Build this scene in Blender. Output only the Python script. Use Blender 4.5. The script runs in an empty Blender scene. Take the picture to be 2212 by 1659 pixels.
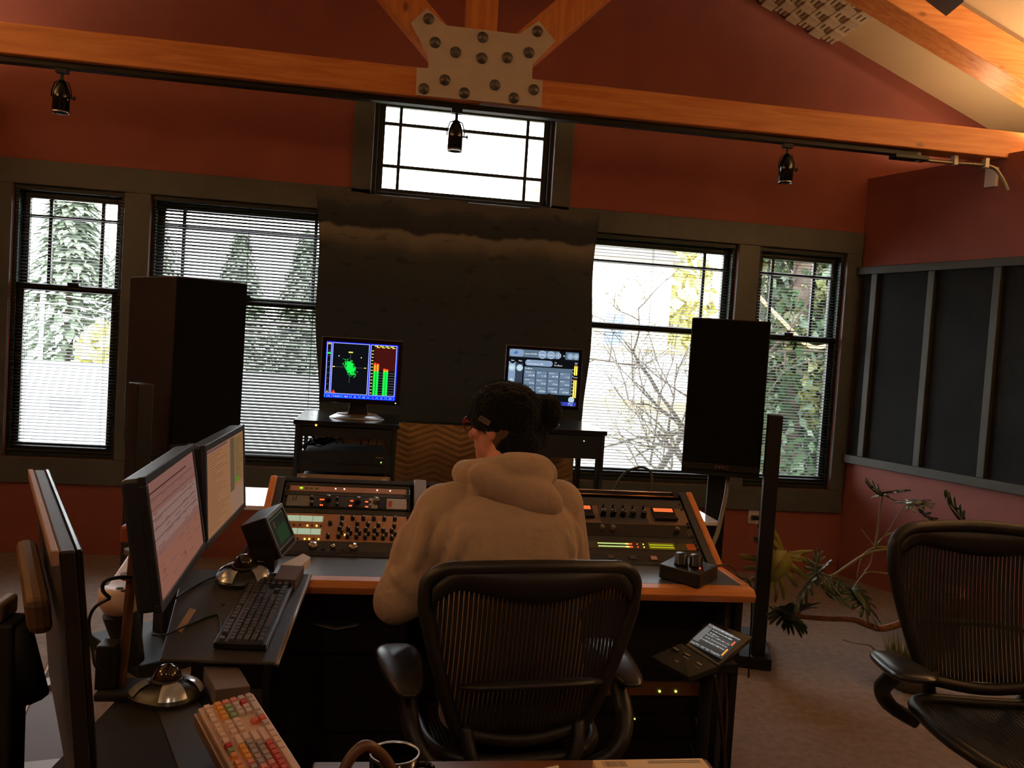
import bpy, bmesh, math, random
from mathutils import Vector as V, Matrix as MX
random.seed(7)
R = math.radians
sc = bpy.context.scene
COL = sc.collection

# ------------------------------------------------------------------ camera
FPX, CAM = 1854.0, V((0, 0, 1.52))
yaw, pitch, roll = R(8.378), R(-2.469), R(3.655)
_f = V((math.sin(yaw)*math.cos(pitch), math.cos(yaw)*math.cos(pitch), math.sin(pitch)))
_r0 = V((math.cos(yaw), -math.sin(yaw), 0)); _u0 = _r0.cross(_f)
_r = _r0*math.cos(roll) + _u0*math.sin(roll); _u = -_r0*math.sin(roll) + _u0*math.cos(roll)
cd = bpy.data.cameras.new('camera'); cd.sensor_width = 36.0; cd.lens = FPX/2212*36; cd.clip_start = .02; cd.clip_end = 400
cam = bpy.data.objects.new('camera', cd); COL.objects.link(cam); sc.camera = cam
cam.matrix_world = MX(((_r.x, _u.x, -_f.x, CAM.x), (_r.y, _u.y, -_f.y, CAM.y), (_r.z, _u.z, -_f.z, CAM.z), (0, 0, 0, 1)))

# ------------------------------------------------------------------ daylight and exposure
w = bpy.data.worlds.new('overcast_sky'); sc.world = w; w.use_nodes = True
bg = w.node_tree.nodes['Background']; bg.inputs[0].default_value = (.93, .97, 1, 1); bg.inputs[1].default_value = 10
vs = sc.view_settings; vs.view_transform = 'Standard'; vs.look = 'None'; vs.gamma = 1; vs.use_curve_mapping = False; vs.exposure = 0.22
sc.cycles.use_denoising = True
sc.cycles.max_bounces = 7; sc.cycles.diffuse_bounces = 4; sc.cycles.glossy_bounces = 3; sc.cycles.transparent_max_bounces = 16
sc.cycles.use_adaptive_sampling = True; sc.cycles.adaptive_threshold = .035
sc.cycles.sample_clamp_indirect = 6

# ------------------------------------------------------------------ room lamps (warm; out of view behind the photographer and behind the side walls)
def spot(name, loc, to, watts, col, size=60, blend=.6, rad=.06):
    l = bpy.data.lights.new(name, 'SPOT'); l.energy = watts; l.color = col; l.spot_size = R(size); l.spot_blend = blend; l.shadow_soft_size = rad
    o = bpy.data.objects.new(name, l); COL.objects.link(o); o.location = loc
    o.rotation_euler = (V(to)-V(loc)).to_track_quat('-Z', 'Y').to_euler(); return o
def area(name, loc, to, watts, col, sx, sy):
    l = bpy.data.lights.new(name, 'AREA'); l.energy = watts; l.color = col; l.shape = 'RECTANGLE'; l.size = sx; l.size_y = sy
    o = bpy.data.objects.new(name, l); COL.objects.link(o); o.location = loc
    o.rotation_euler = (V(to)-V(loc)).to_track_quat('-Z', 'Y').to_euler(); return o
WARM = (1, .74, .5); WARMER = (1, .69, .4)
spot('track_spot_light', (.9, -.2, 3.05), (.5, 2.6, .9), 6, WARM, 75)
spot('track_spot_light', (-.6, -.3, 3.05), (-.25, 1.9, .7), 20, (1, .7, .48), 50)
spot('track_spot_light', (2.4, .2, 3.05), (1.9, 3.3, .2), 8, WARM, 75)
# cove lamps standing behind the splayed side walls, shining up at the slopes
COVE = [((3.72, 5.42, 2.9), 8), ((-2.85, 5.42, 2.9), 12), ((3.98, 4.72, 2.93), 20), ((4.28, 3.75, 2.85), 120), ((4.7, 2.0, 2.85), 190), ((-3.3, 4.2, 2.85), 80), ((-3.8, 2.0, 2.85), 170), ((4.7, -.6, 2.85), 130), ((-3.8, -.6, 2.85), 130)]  # last two are unseen additions giving warm ambient fill

# ------------------------------------------------------------------ photo measurement -> point on a real plane
def ray(x, y): return _f + _r*((x-1106)/FPX) - _u*((y-829.5)/FPX)
def onY(x, y, Y): d = ray(x, y); return CAM + d*(Y/d.y)
def onX(x, y, X): d = ray(x, y); return CAM + d*(X/d.x)
def onZ(x, y, Z): d = ray(x, y); return CAM + d*((Z-CAM.z)/d.z)
def onP(x, y, p, n):
    d = ray(x, y); n = V(n); return CAM + d*((V(p)-CAM).dot(n)/d.dot(n))

# ------------------------------------------------------------------ mesh builder
class MB:
    def __init__(s, T=None): s.v = []; s.f = []; s.m = []; s.s = []; s.T = T or MX.Identity(4); s.mi = 0
    def add(s, vs, fs, sm=False, mi=None):
        b = len(s.v); s.v += [s.T @ V(p) for p in vs]
        for f in fs: s.f.append([b+i for i in f]); s.m.append(s.mi if mi is None else mi); s.s.append(sm)
        return s
    def bx(s, x0, x1, y0, y1, z0, z1, mi=None):
        return s.add([(x0,y0,z0),(x1,y0,z0),(x1,y1,z0),(x0,y1,z0),(x0,y0,z1),(x1,y0,z1),(x1,y1,z1),(x0,y1,z1)],
                     [(0,3,2,1),(4,5,6,7),(0,1,5,4),(1,2,6,5),(2,3,7,6),(3,0,4,7)], False, mi)
    def box(s, c, d, mi=None): return s.bx(c[0]-d[0]/2, c[0]+d[0]/2, c[1]-d[1]/2, c[1]+d[1]/2, c[2]-d[2]/2, c[2]+d[2]/2, mi)
    def hexa(s, b, t, mi=None):   # two loops of 4
        return s.add(list(b)+list(t), [(3,2,1,0),(4,5,6,7),(0,1,5,4),(1,2,6,5),(2,3,7,6),(3,0,4,7)], False, mi)
    def prism(s, poly, a, b, ax='y', mi=None):
        mk = {'y': lambda p, q: (p[0], q, p[1]), 'z': lambda p, q: (p[0], p[1], q), 'x': lambda p, q: (q, p[0], p[1])}[ax]
        n = len(poly); vs = [mk(p, a) for p in poly]+[mk(p, b) for p in poly]
        return s.add(vs, [tuple(range(n)), tuple(range(2*n-1, n-1, -1))]+[(i, i+n, (i+1) % n+n, (i+1) % n) for i in range(n)], False, mi)
    def quad(s, a, b, c, d, mi=None): return s.add([a, b, c, d], [(0,1,2,3)], False, mi)
    def rect(s, x0, x1, y0, y1, z, mi=None): return s.quad((x0,y0,z),(x1,y0,z),(x1,y1,z),(x0,y1,z), mi)
    def disc(s, cx, cy, z, rx, ry=None, n=20, mi=None):
        ry = ry or rx
        return s.add([(cx+rx*math.cos(6.28318*i/n), cy+ry*math.sin(6.28318*i/n), z) for i in range(n)], [tuple(range(n))], False, mi)
    def tube(s, pts, r, n=8, closed=False, mi=None, flat=1.0):
        pts = [V(p) for p in pts]; k = len(pts); rs = r if isinstance(r, (list, tuple)) else [r]*k
        vs = []; up = None
        for i, p in enumerate(pts):
            t = (pts[(i+1) % k]-pts[i-1]) if closed else (pts[min(i+1, k-1)]-pts[max(i-1, 0)])
            if t.length < 1e-9: t = V((0,0,1))
            t.normalize()
            if up is None: up = V((0,0,1)) if abs(t.z) < .9 else V((0,1,0))
            a = t.cross(up)
            if a.length < 1e-5: a = t.orthogonal()
            a.normalize(); b = a.cross(t).normalized(); up = b
            for j in range(n):
                q = 6.283185*j/n; vs.append(p+a*(math.cos(q)*rs[i])+b*(math.sin(q)*rs[i]*flat))
        fs = []
        for i in range(k if closed else k-1):
            for j in range(n):
                fs.append((i*n+j, ((i+1) % k)*n+j, ((i+1) % k)*n+(j+1) % n, i*n+(j+1) % n))
        if not closed: fs += [tuple(range(n)), tuple(range(k*n-1, (k-1)*n-1, -1))]
        return s.add(vs, fs, True, mi)
    def cyl(s, a, b, r, n=16, mi=None, r2=None):
        a = V(a); b = V(b); t = (b-a).normalized(); u = t.orthogonal().normalized(); w_ = t.cross(u); r2 = r if r2 is None else r2
        vs = [a+u*(r*math.cos(6.283185*i/n))+w_*(r*math.sin(6.283185*i/n)) for i in range(n)]+[b+u*(r2*math.cos(6.283185*i/n))+w_*(r2*math.sin(6.283185*i/n)) for i in range(n)]
        s.add(vs, [tuple(range(n-1, -1, -1)), tuple(range(n, 2*n))], False, mi)
        return s.add(vs, [(i, (i+1) % n, n+(i+1) % n, n+i) for i in range(n)], True, mi)
    def lathe(s, prof, c=(0,0,0), n=24, mi=None, sx=1, sy=1):
        vs = []
        for r, z in prof:
            for j in range(n): vs.append((c[0]+sx*r*math.cos(6.283185*j/n), c[1]+sy*r*math.sin(6.283185*j/n), c[2]+z))
        fs = [(i*n+j, i*n+(j+1) % n, (i+1)*n+(j+1) % n, (i+1)*n+j) for i in range(len(prof)-1) for j in range(n)]
        if prof[0][0] > 1e-6: fs.append(tuple(range(n-1, -1, -1)))
        if prof[-1][0] > 1e-6: fs.append(tuple(range((len(prof)-1)*n, len(prof)*n)))
        return s.add(vs, fs, True, mi)
    def sph(s, c, r, nu=20, nv=12, mi=None, rot=None):
        r = (r, r, r) if not isinstance(r, (list, tuple)) else r
        vs = []; fs = []
        for i in range(nv+1):
            a = math.pi*i/nv
            for j in range(nu):
                q = 6.283185*j/nu; p = V((r[0]*math.sin(a)*math.cos(q), r[1]*math.sin(a)*math.sin(q), r[2]*math.cos(a)))
                if rot: p = rot @ p
                vs.append(p+V(c))
        fs = [(i*nu+j, (i+1)*nu+j, (i+1)*nu+(j+1) % nu, i*nu+(j+1) % nu) for i in range(nv) for j in range(nu)]
        return s.add(vs, fs, True, mi)
    def cap(s, a, b, ra, rb, n=14, mi=None):      # tapered capsule
        a = V(a); b = V(b); d = b-a; pts = []; rs = []
        t = d.normalized()
        for k in range(5): q = math.pi/2*k/5; pts.append(a-t*(ra*math.cos(q))); rs.append(max(ra*math.sin(q), 1e-4))
        pts += [a, b]; rs += [ra, rb]
        for k in range(4, -1, -1): q = math.pi/2*k/5; pts.append(b+t*(rb*math.cos(q))); rs.append(max(rb*math.sin(q), 1e-4))
        return s.tube(pts, rs, n, False, mi)
    def text(s, st, x, y, z, h, mi=None, al='L', sx=1.0):
        vs, fs, wd = TEXT[st]; k = h
        ox = x - (wd*k*sx if al == 'R' else wd*k*sx/2 if al == 'C' else 0)
        return s.add([(ox+p[0]*k*sx, y+p[1]*k, z) for p in vs], fs, False, mi)
    def mesh(s, name, mats):
        me = bpy.data.meshes.new(name); me.from_pydata([tuple(p) for p in s.v], [], s.f)
        me.polygons.foreach_set('material_index', s.m); me.polygons.foreach_set('use_smooth', s.s)
        for m_ in (mats if isinstance(mats, (list, tuple)) else [mats]): me.materials.append(m_)
        me.update(); return me

PM = {}
def tag(o, label=None, cat=None, group=None, kind=None):
    if label: o['label'] = label
    if cat: o['category'] = cat
    if group: o['group'] = group
    if kind: o['kind'] = kind
    return o
def thing(name, loc=(0,0,0), rz=0, label=None, cat=None, group=None, kind=None, parent=None):
    o = bpy.data.objects.new(name, None); o.empty_display_size = .05; COL.objects.link(o)
    o.location = loc; o.rotation_euler = (0, 0, rz)
    PM[o.name] = MX.Translation(loc) @ MX.Rotation(rz, 4, 'Z')
    if parent: o.parent = parent
    return tag(o, label, cat, group, kind)
def link(name, me, parent=None, M=None):
    o = bpy.data.objects.new(name, me); COL.objects.link(o)
    if parent is not None: o.parent = parent
    if M is not None: o.matrix_local = M
    return o
def obj(name, mb, mats, parent=None, label=None, cat=None, group=None, kind=None, bev=0, bseg=2, local=False, origin=None, weld=False):
    """mb holds world coordinates unless local; they are turned into the parent's frame"""
    L = MX.Identity(4)
    if parent is not None and not local:
        p = parent
        inv = PM.get(p.name)
        if inv is None: inv = MX.Identity(4)
        L = inv.inverted()
    if parent is None and origin is not None: L = MX.Translation(-V(origin))
    if L != MX.Identity(4): mb.v = [L @ p for p in mb.v]
    me = mb.mesh(name, mats); o = bpy.data.objects.new(name, me); COL.objects.link(o)
    if parent is not None: o.parent = parent; PM[o.name] = PM.get(parent.name, MX.Identity(4)) if not local else MX.Identity(4)
    elif origin is not None: o.location = origin; PM[o.name] = MX.Translation(V(origin))
    else: PM[o.name] = MX.Identity(4)
    if bev:
        b = o.modifiers.new('bevel', 'BEVEL'); b.width = bev; b.segments = bseg; b.limit_method = 'ANGLE'; b.angle_limit = R(40)
    return tag(o, label, cat, group, kind)
def remesh(o, vox, smooth=8, fac=.5):
    m = o.modifiers.new('skin', 'REMESH'); m.mode = 'VOXEL'; m.voxel_size = vox; m.use_smooth_shade = True
    if smooth: q = o.modifiers.new('relax', 'SMOOTH'); q.iterations = smooth; q.factor = fac
    return o

# ------------------------------------------------------------------ lettering (one glyph mesh per string, used as flat print)
TEXT = {}
def letters(strings):
    tmp = []
    for st in strings:
        c = bpy.data.curves.new('glyphs', 'FONT'); c.body = st; c.size = 1.0; c.resolution_u = 1
        o = bpy.data.objects.new('glyphs', c); COL.objects.link(o); tmp.append((st, o))
    dg = bpy.context.evaluated_depsgraph_get()
    for st, o in tmp:
        me = bpy.data.meshes.new_from_object(o.evaluated_get(dg))
        vs_ = [tuple(v.co) for v in me.vertices]; fs_ = [tuple(p.vertices) for p in me.polygons]
        TEXT[st] = (vs_, fs_, max([v[0] for v in vs_] or [0])); bpy.data.meshes.remove(me)
    for st, o in tmp: c = o.data; bpy.data.objects.remove(o); bpy.data.curves.remove(c)
PARAM = [('Threshold M', '-30.0 dB'), ('Ratio M', '1 : 3.2'), ('Threshold S', '-40.0 dB'), ('Ratio S', '1 : 3.2'),
         ('Attack M', '3.0 ms'), ('Release M', '20 ms'), ('Attack S', '3.0 ms'), ('Release S', '20 ms'),
         ('Frequency M', '7.10 kHz'), ('Curve M', 'x2 Slope'), ('Frequency S', '7.10 kHz'), ('Curve S', 'x2 Slope')]
letters(sorted(set(['System 6000 MKII', 'Library', 'Frame', 'E1', 'E2', 'E3', 'E4', 'Exit', 'Main', 'Name', 'De-Ess Parametric (MS)', 'Algo', 'De-Esser', 'DeEsser',
         'Bypass', 'Setup', 'Focus', 'Input', 'Output', 'L R', 'Ratio S', '1 : 3.2', 'kHz', 'PMC', 'SCOPE', 'BARGRAPH', 'PRESETS', 'MAX', 'RESET', '+1', '-1', 'PPM', 'SETUP', '888', '88', 'UFO', 'PEAK', 'dB', 'SPL', 'M', '0', '-5', '-10', '-20', '-30', '-40', '-60', '+3', 'Band 1/2', 'VU']
        + [a for p in PARAM for a in p])))

# ------------------------------------------------------------------ materials
def S(r, g=None, b=None):
    f = lambda c: (c/255/12.92 if c <= 10 else ((c/255+.055)/1.055)**2.4)
    return (f(r), f(g), f(b), 1)
def N(nt, t, **k):
    n = nt.nodes.new(t)
    for a, v in k.items(): setattr(n, a, v)
    return n
def pm(name, col, rough=.5, metal=0, var=0, vscale=8, bump=0, bscale=60, stretch=None, spec=.5, emit=None, es=0, sheen=0, alpha=1):
    m = bpy.data.materials.new(name); m.use_nodes = True; nt = m.node_tree; b = nt.nodes['Principled BSDF']; L = nt.links.new
    b.inputs['Base Color'].default_value = col; b.inputs['Roughness'].default_value = rough; b.inputs['Metallic'].default_value = metal
    b.inputs['Specular IOR Level'].default_value = spec; b.inputs['Alpha'].default_value = alpha
    if sheen: b.inputs['Sheen Weight'].default_value = sheen
    if emit: b.inputs['Emission Color'].default_value = emit; b.inputs['Emission Strength'].default_value = es
    if var or bump:
        tc = N(nt, 'ShaderNodeTexCoord'); mp = N(nt, 'ShaderNodeMapping'); L(tc.outputs['Object'], mp.inputs[0])
        if stretch: mp.inputs['Scale'].default_value = stretch
    if var:
        n = N(nt, 'ShaderNodeTexNoise'); n.inputs['Scale'].default_value = vscale; n.inputs['Detail'].default_value = 5; L(mp.outputs[0], n.inputs['Vector'])
        mix = N(nt, 'ShaderNodeMix', data_type='RGBA'); mr = N(nt, 'ShaderNodeMapRange')
        mr.inputs['From Min'].default_value = .3; mr.inputs['From Max'].default_value = .7; L(n.outputs['Fac'], mr.inputs['Value']); L(mr.outputs[0], mix.inputs['Factor'])
        mix.inputs['A'].default_value = tuple(c*(1-var) for c in col[:3])+(1,); mix.inputs['B'].default_value = tuple(min(1, c*(1+var)) for c in col[:3])+(1,)
        L(mix.outputs['Result'], b.inputs['Base Color'])
    if bump:
        n2 = N(nt, 'ShaderNodeTexNoise'); n2.inputs['Scale'].default_value = bscale; n2.inputs['Detail'].default_value = 4; L(mp.outputs[0], n2.inputs['Vector'])
        bp = N(nt, 'ShaderNodeBump'); bp.inputs['Strength'].default_value = bump; bp.inputs['Distance'].default_value = .01
        L(n2.outputs['Fac'], bp.inputs['Height']); L(bp.outputs[0], b.inputs['Normal'])
    return m
def em(name, col, st=1.0):
    m = bpy.data.materials.new(name); m.use_nodes = True; nt = m.node_tree; nt.nodes.clear()
    e = N(nt, 'ShaderNodeEmission'); o = N(nt, 'ShaderNodeOutputMaterial'); e.inputs[0].default_value = col; e.inputs[1].default_value = st
    nt.links.new(e.outputs[0], o.inputs[0]); return m
def wood(name, c1, c2, scale=6, axis='x', rough=.45):
    m = bpy.data.materials.new(name); m.use_nodes = True; nt = m.node_tree; b = nt.nodes['Principled BSDF']; L = nt.links.new
    tc = N(nt, 'ShaderNodeTexCoord'); mp = N(nt, 'ShaderNodeMapping'); L(tc.outputs['Object'], mp.inputs[0])
    mp.inputs['Scale'].default_value = {'x': (.35, 5, 5), 'y': (5, .35, 5), 'z': (5, 5, .35)}[axis]
    n = N(nt, 'ShaderNodeTexNoise'); n.inputs['Scale'].default_value = scale; n.inputs['Detail'].default_value = 6; n.inputs['Distortion'].default_value = .8; L(mp.outputs[0], n.inputs['Vector'])
    vo = N(nt, 'ShaderNodeTexVoronoi'); vo.inputs['Scale'].default_value = 3.3; mp2 = N(nt, 'ShaderNodeMapping'); L(tc.outputs['Object'], mp2.inputs[0])
    mp2.inputs['Scale'].default_value = {'x': (.8, 1.6, 1.6), 'y': (1.6, .8, 1.6), 'z': (1.6, 1.6, .8)}[axis]; L(mp2.outputs[0], vo.inputs['Vector'])
    kr = N(nt, 'ShaderNodeMapRange'); kr.inputs['From Min'].default_value = .05; kr.inputs['From Max'].default_value = .11; L(vo.outputs['Distance'], kr.inputs['Value'])
    cr = N(nt, 'ShaderNodeMix', data_type='RGBA'); cr.inputs['A'].default_value = c1; cr.inputs['B'].default_value = c2
    mr = N(nt, 'ShaderNodeMapRange'); mr.inputs['From Min'].default_value = .35; mr.inputs['From Max'].default_value = .65; L(n.outputs['Fac'], mr.inputs['Value']); L(mr.outputs[0], cr.inputs['Factor'])
    kn = N(nt, 'ShaderNodeMix', data_type='RGBA'); kn.inputs['A'].default_value = tuple(c*.45 for c in c1[:3])+(1,); L(kr.outputs[0], kn.inputs['Factor']); L(cr.outputs['Result'], kn.inputs['B'])
    L(kn.outputs['Result'], b.inputs['Base Color']); b.inputs['Roughness'].default_value = rough
    bp = N(nt, 'ShaderNodeBump'); bp.inputs['Strength'].default_value = .12; L(n.outputs['Fac'], bp.inputs['Height']); L(bp.outputs[0], b.inputs['Normal'])
    return m
def glassmat(name, tint=(1,1,1,1), gl=.06):
    m = bpy.data.materials.new(name); m.use_nodes = True; nt = m.node_tree; nt.nodes.clear(); L = nt.links.new
    t = N(nt, 'ShaderNodeBsdfTransparent'); t.inputs[0].default_value = tint; g = N(nt, 'ShaderNodeBsdfGlossy'); g.inputs['Roughness'].default_value = .02
    mx = N(nt, 'ShaderNodeMixShader'); mx.inputs[0].default_value = gl; o = N(nt, 'ShaderNodeOutputMaterial')
    L(t.outputs[0], mx.inputs[1]); L(g.outputs[0], mx.inputs[2]); L(mx.outputs[0], o.inputs[0]); return m

m_redwall = pm('red_wall_paint', S(150,86,76), .75, var=.08, vscale=3, bump=.15, bscale=220)
m_cream = pm('cream_ceiling_paint', S(214,190,150), .85, var=.04, vscale=2, bump=.1, bscale=150)
m_green = pm('dark_green_trim_paint', S(84,90,88), .5, var=.12, vscale=5, bump=.05)
m_sash = pm('dark_green_sash_paint', S(34,46,42), .4)
m_slat = pm('dark_green_blind_slat', S(34,44,41), .5)
m_carpet = pm('taupe_carpet', S(142,126,116), .95, var=.16, vscale=26, bump=.6, bscale=260, spec=.1)
m_fir = wood('fir_beam_wood', S(206,124,64), S(228,152,86))
m_firz = wood('fir_post_wood', S(206,124,64), S(228,152,86), axis='z')
m_gusset = pm('painted_steel_gusset', S(214,202,190), .6, var=.05)
m_bolt = pm('grey_bolt_steel', S(112,108,104), .45, .6)
m_black = pm('black_plastic', S(22,22,22), .45)
m_matte = pm('matte_black_paint', S(17,17,17), .7)
m_gloss = pm('gloss_black_plastic', S(14,14,15), .15)
m_track = pm('black_track_metal', S(30,29,28), .5, .2)
m_chrome = pm('polished_chrome', S(200,200,200), .12, 1)
m_silver = pm('brushed_aluminium', S(178,180,184), .35, .85)
m_steel = pm('grey_conduit_steel', S(150,140,128), .4, .7)
m_white = pm('white_paint', S(225,220,212), .5)
m_paper = pm('white_paper', S(232,226,220), .8, var=.03)
m_glass = glassmat('window_glass')
m_lens = glassmat('spectacle_glass', (.9,.9,.92,1), .12)
m_red_led = em('red_led', (1, .06, .02, 1), 3); m_green_led = em('green_led', (.55, 1, .12, 1), 3); m_amber_led = em('amber_led', (1, .55, .1, 1), 3)
m_orange_led = em('orange_led', (1, .22, .03, 1), 4); m_blue_led = em('blue_led', (.08, .12, 1, 1), 5); m_white_led = em('white_led', (1, .9, .8, 1), 2.5)
m_rubber = pm('black_cable_rubber', S(20,19,19), .55)

# ================================================================== ROOM SHELL
AX = .435                     # centre line of the room
WY = 5.86                     # inner face of the front wall
def ceil_z(x): return 4.93 - .41*abs(x-AX)
XL, XR, YB = AX-5.2, AX+5.2, -2.6
def struct(o): o['kind'] = 'structure'; return o
fl = MB().bx(XL, XR, YB, WY+.2, -.12, 0); struct(obj('floor', fl, m_carpet))
# window openings: x0,x1,z0,z1
OPEN = [(-2.385, -1.715, .62, 2.35), (-1.555, -.33, .62, 2.35), (1.2, 2.425, .62, 2.35), (2.585, 3.255, .62, 2.35), (-.17, 1.05, 2.475, 3.14)]
xs = sorted(set([XL, XR, AX]+[o[0] for o in OPEN]+[o[1] for o in OPEN]))
wm = MB()
for a, b in zip(xs, xs[1:]):
    mid = (a+b)/2; cuts = sorted([(o[2], o[3]) for o in OPEN if o[0] < mid < o[1]])
    z = 0.0
    for c0, c1 in cuts+[(None, None)]:
        if c0 is None:
            za, zb = ceil_z(a), ceil_z(b)
            wm.hexa([(a,WY,z),(b,WY,z),(b,WY+.16,z),(a,WY+.16,z)], [(a,WY,za),(b,WY,zb),(b,WY+.16,zb),(a,WY+.16,za)])
        else:
            wm.bx(a, b, WY, WY+.16, z, c0); z = c1
struct(obj('wall_front', wm, m_redwall))
def slab(x0, x1): return MB().hexa([(x0,YB,ceil_z(x0)),(x1,YB,ceil_z(x1)),(x1,WY+.2,ceil_z(x1)),(x0,WY+.2,ceil_z(x0))], [(x0,YB,ceil_z(x0)+.12),(x1,YB,ceil_z(x1)+.12),(x1,WY+.2,ceil_z(x1)+.12),(x0,WY+.2,ceil_z(x0)+.12)])
struct(obj('ceiling_right', slab(AX, XR), m_cream)); struct(obj('ceiling_left', slab(XL, AX), m_cream))
bk = MB(); bk.hexa([(XL,YB-.12,0),(AX,YB-.12,0),(AX,YB,0),(XL,YB,0)], [(XL,YB-.12,ceil_z(XL)+.1),(AX,YB-.12,5.03),(AX,YB,5.03),(XL,YB,ceil_z(XL)+.1)])
bk.hexa([(AX,YB-.12,0),(XR,YB-.12,0),(XR,YB,0),(AX,YB,0)], [(AX,YB-.12,5.03),(XR,YB-.12,ceil_z(XR)+.1),(XR,YB,ceil_z(XR)+.1),(AX,YB,5.03)])
struct(obj('wall_back', bk, m_redwall))
struct(obj('wall_outer_right', MB().bx(XR, XR+.12, YB-.12, WY+.2, -.12, ceil_z(XR)+.1), m_redwall))
struct(obj('wall_outer_left', MB().bx(XL-.12, XL, YB-.12, WY+.2, -.12, ceil_z(XL)+.1), m_redwall))
# splayed side walls (lower than the roof, open above)
SPL = R(18); DIR = V((math.sin(SPL), -math.cos(SPL), 0)); PC = V((3.372, WY, 0))
LEN = (WY-2.5)/math.cos(SPL)
def splay(sg, name):
    mx = lambda x: AX+sg*(x-AX)
    p = [PC, PC+DIR*LEN, V((PC.x+DIR.x*LEN, YB, 0))]
    o = [V((q.x+.12, q.y, 0)) for q in p]
    mb = MB()
    for i in (0, 1):
        b = [p[i], p[i+1], o[i+1], o[i]]
        mb.hexa([(mx(q.x), q.y, 0) for q in b], [(mx(q.x), q.y, 2.9) for q in b])
    struct(obj(name, mb, m_redwall))
splay(1, 'wall_right'); splay(-1, 'wall_left')
# ------------------------------------------------------------------ windows
def window(idx, o, hung, vx, hz, lockx=None):
    x0, x1, z0, z1 = o; yg = 5.925
    w_ = thing('window_%d' % idx, ((x0+x1)/2, WY, z0)); struct(w_)
    jm = MB(); t = .028
    jm.bx(x0, x0+t, WY+.02, WY+.14, z0, z1); jm.bx(x1-t, x1, WY+.02, WY+.14, z0, z1); jm.bx(x0+t, x1-t, WY+.02, WY+.14, z1-t, z1); jm.bx(x0+t, x1-t, WY+.02, WY+.15, z0, z0+t)
    obj('frame', jm, m_sash, w_, bev=.002)
    a0, a1, b0, b1 = x0+t, x1-t, z0+t, z1-t; st = .042
    def sash(zb, zt, y, bot, top, name):
        s_ = MB(); s_.bx(a0, a0+st, y-.018, y+.018, zb, zt); s_.bx(a1-st, a1, y-.018, y+.018, zb, zt)
        s_.bx(a0+st, a1-st, y-.018, y+.018, zb, zb+bot); s_.bx(a0+st, a1-st, y-.018, y+.018, zt-top, zt)
        return obj(name, s_, m_sash, w_, bev=.003), (a0+st, a1-st, zb+bot, zt-top)
    def lights(rect, y, par, vx, hz):
        gx = [rect[0]]+vx+[rect[1]]; gz = [rect[2]]+hz+[rect[3]]
        for x in vx: obj('muntin', MB().bx(x-.011, x+.011, y-.012, y+.012, rect[2], rect[3]), m_sash, par, bev=.003)
        for z in hz: obj('muntin', MB().bx(rect[0], rect[1], y-.011, y+.011, z-.011, z+.011), m_sash, par, bev=.003)
        for i in range(len(gx)-1):
            for j in range(len(gz)-1):
                obj('pane', MB().bx(gx[i], gx[i+1], y-.002, y+.002, gz[j], gz[j+1]), m_glass, par)
    if hung:
        zm = 1.715
        u_, rc = sash(zm-.02, b1, yg+.03, .04, .045, 'upper_sash'); lights(rc, yg+.03, u_, vx, hz)
        l_, rc = sash(b0, zm+.022, yg-.012, .06, .045, 'lower_sash'); lights(rc, yg-.012, l_, [], [])
        if lockx:
            k = MB(); k.bx(lockx-.035, lockx+.035, yg-.04, yg-.005, zm+.022, zm+.034); k.cyl((lockx, yg-.02, zm+.034), (lockx, yg-.02, zm+.05), .014, 10); k.bx(lockx-.01, lockx+.05, yg-.03, yg-.012, zm+.044, zm+.052)
            obj('sash_lock', k, m_black, w_)
    else:
        u_, rc = sash(b0, b1, yg, .03, .035, 'sash'); lights(rc, yg, u_, vx, hz)
    return w_
window(1, OPEN[0], True, [-2.19, -1.873], [2.165], -2.02)
window(2, OPEN[1], True, [-1.368, -.52], [2.165], -.95)
window(3, OPEN[2], True, [1.39, 2.215], [2.168], 1.36)
window(4, OPEN[3], True, [2.735, 3.06], [2.17], 2.87)
window(5, OPEN[4], False, [.002, .869], [2.685, 2.967])
# casings
def trim(n, mb): struct(obj('trim_%d' % n, mb, m_green, bev=.004))
y0, y1 = WY-.022, WY
trim(1, MB().bx(-2.5, -.17, y0, y1, 2.35, 2.505)); trim(2, MB().bx(1.05, 3.37, y0, y1, 2.35, 2.505))
trim(3, MB().bx(-2.5, 3.355, y0, y1, .455, .62))
for n, (a, b) in enumerate([(-2.5, -2.385), (-1.715, -1.555), (-.33, 1.2), (2.425, 2.585), (3.255, 3.365)]):
    trim(4+n, MB().bx(a, b, y0, y1, .62, 2.35))
trim(9, MB().bx(-.3, -.17, y0, y1, 2.35, 3.2)); trim(10, MB().bx(1.05, 1.18, y0, y1, 2.35, 3.2)); trim(11, MB().bx(-.17, 1.05, y0, y1, 3.14, 3.2)); trim(12, MB().bx(-.17, 1.05, y0, y1, 2.35, 2.475))
struct(obj('baseboard_front', MB().bx(-2.5, 3.36, WY-.015, WY, 0, .1), m_redwall))
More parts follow.
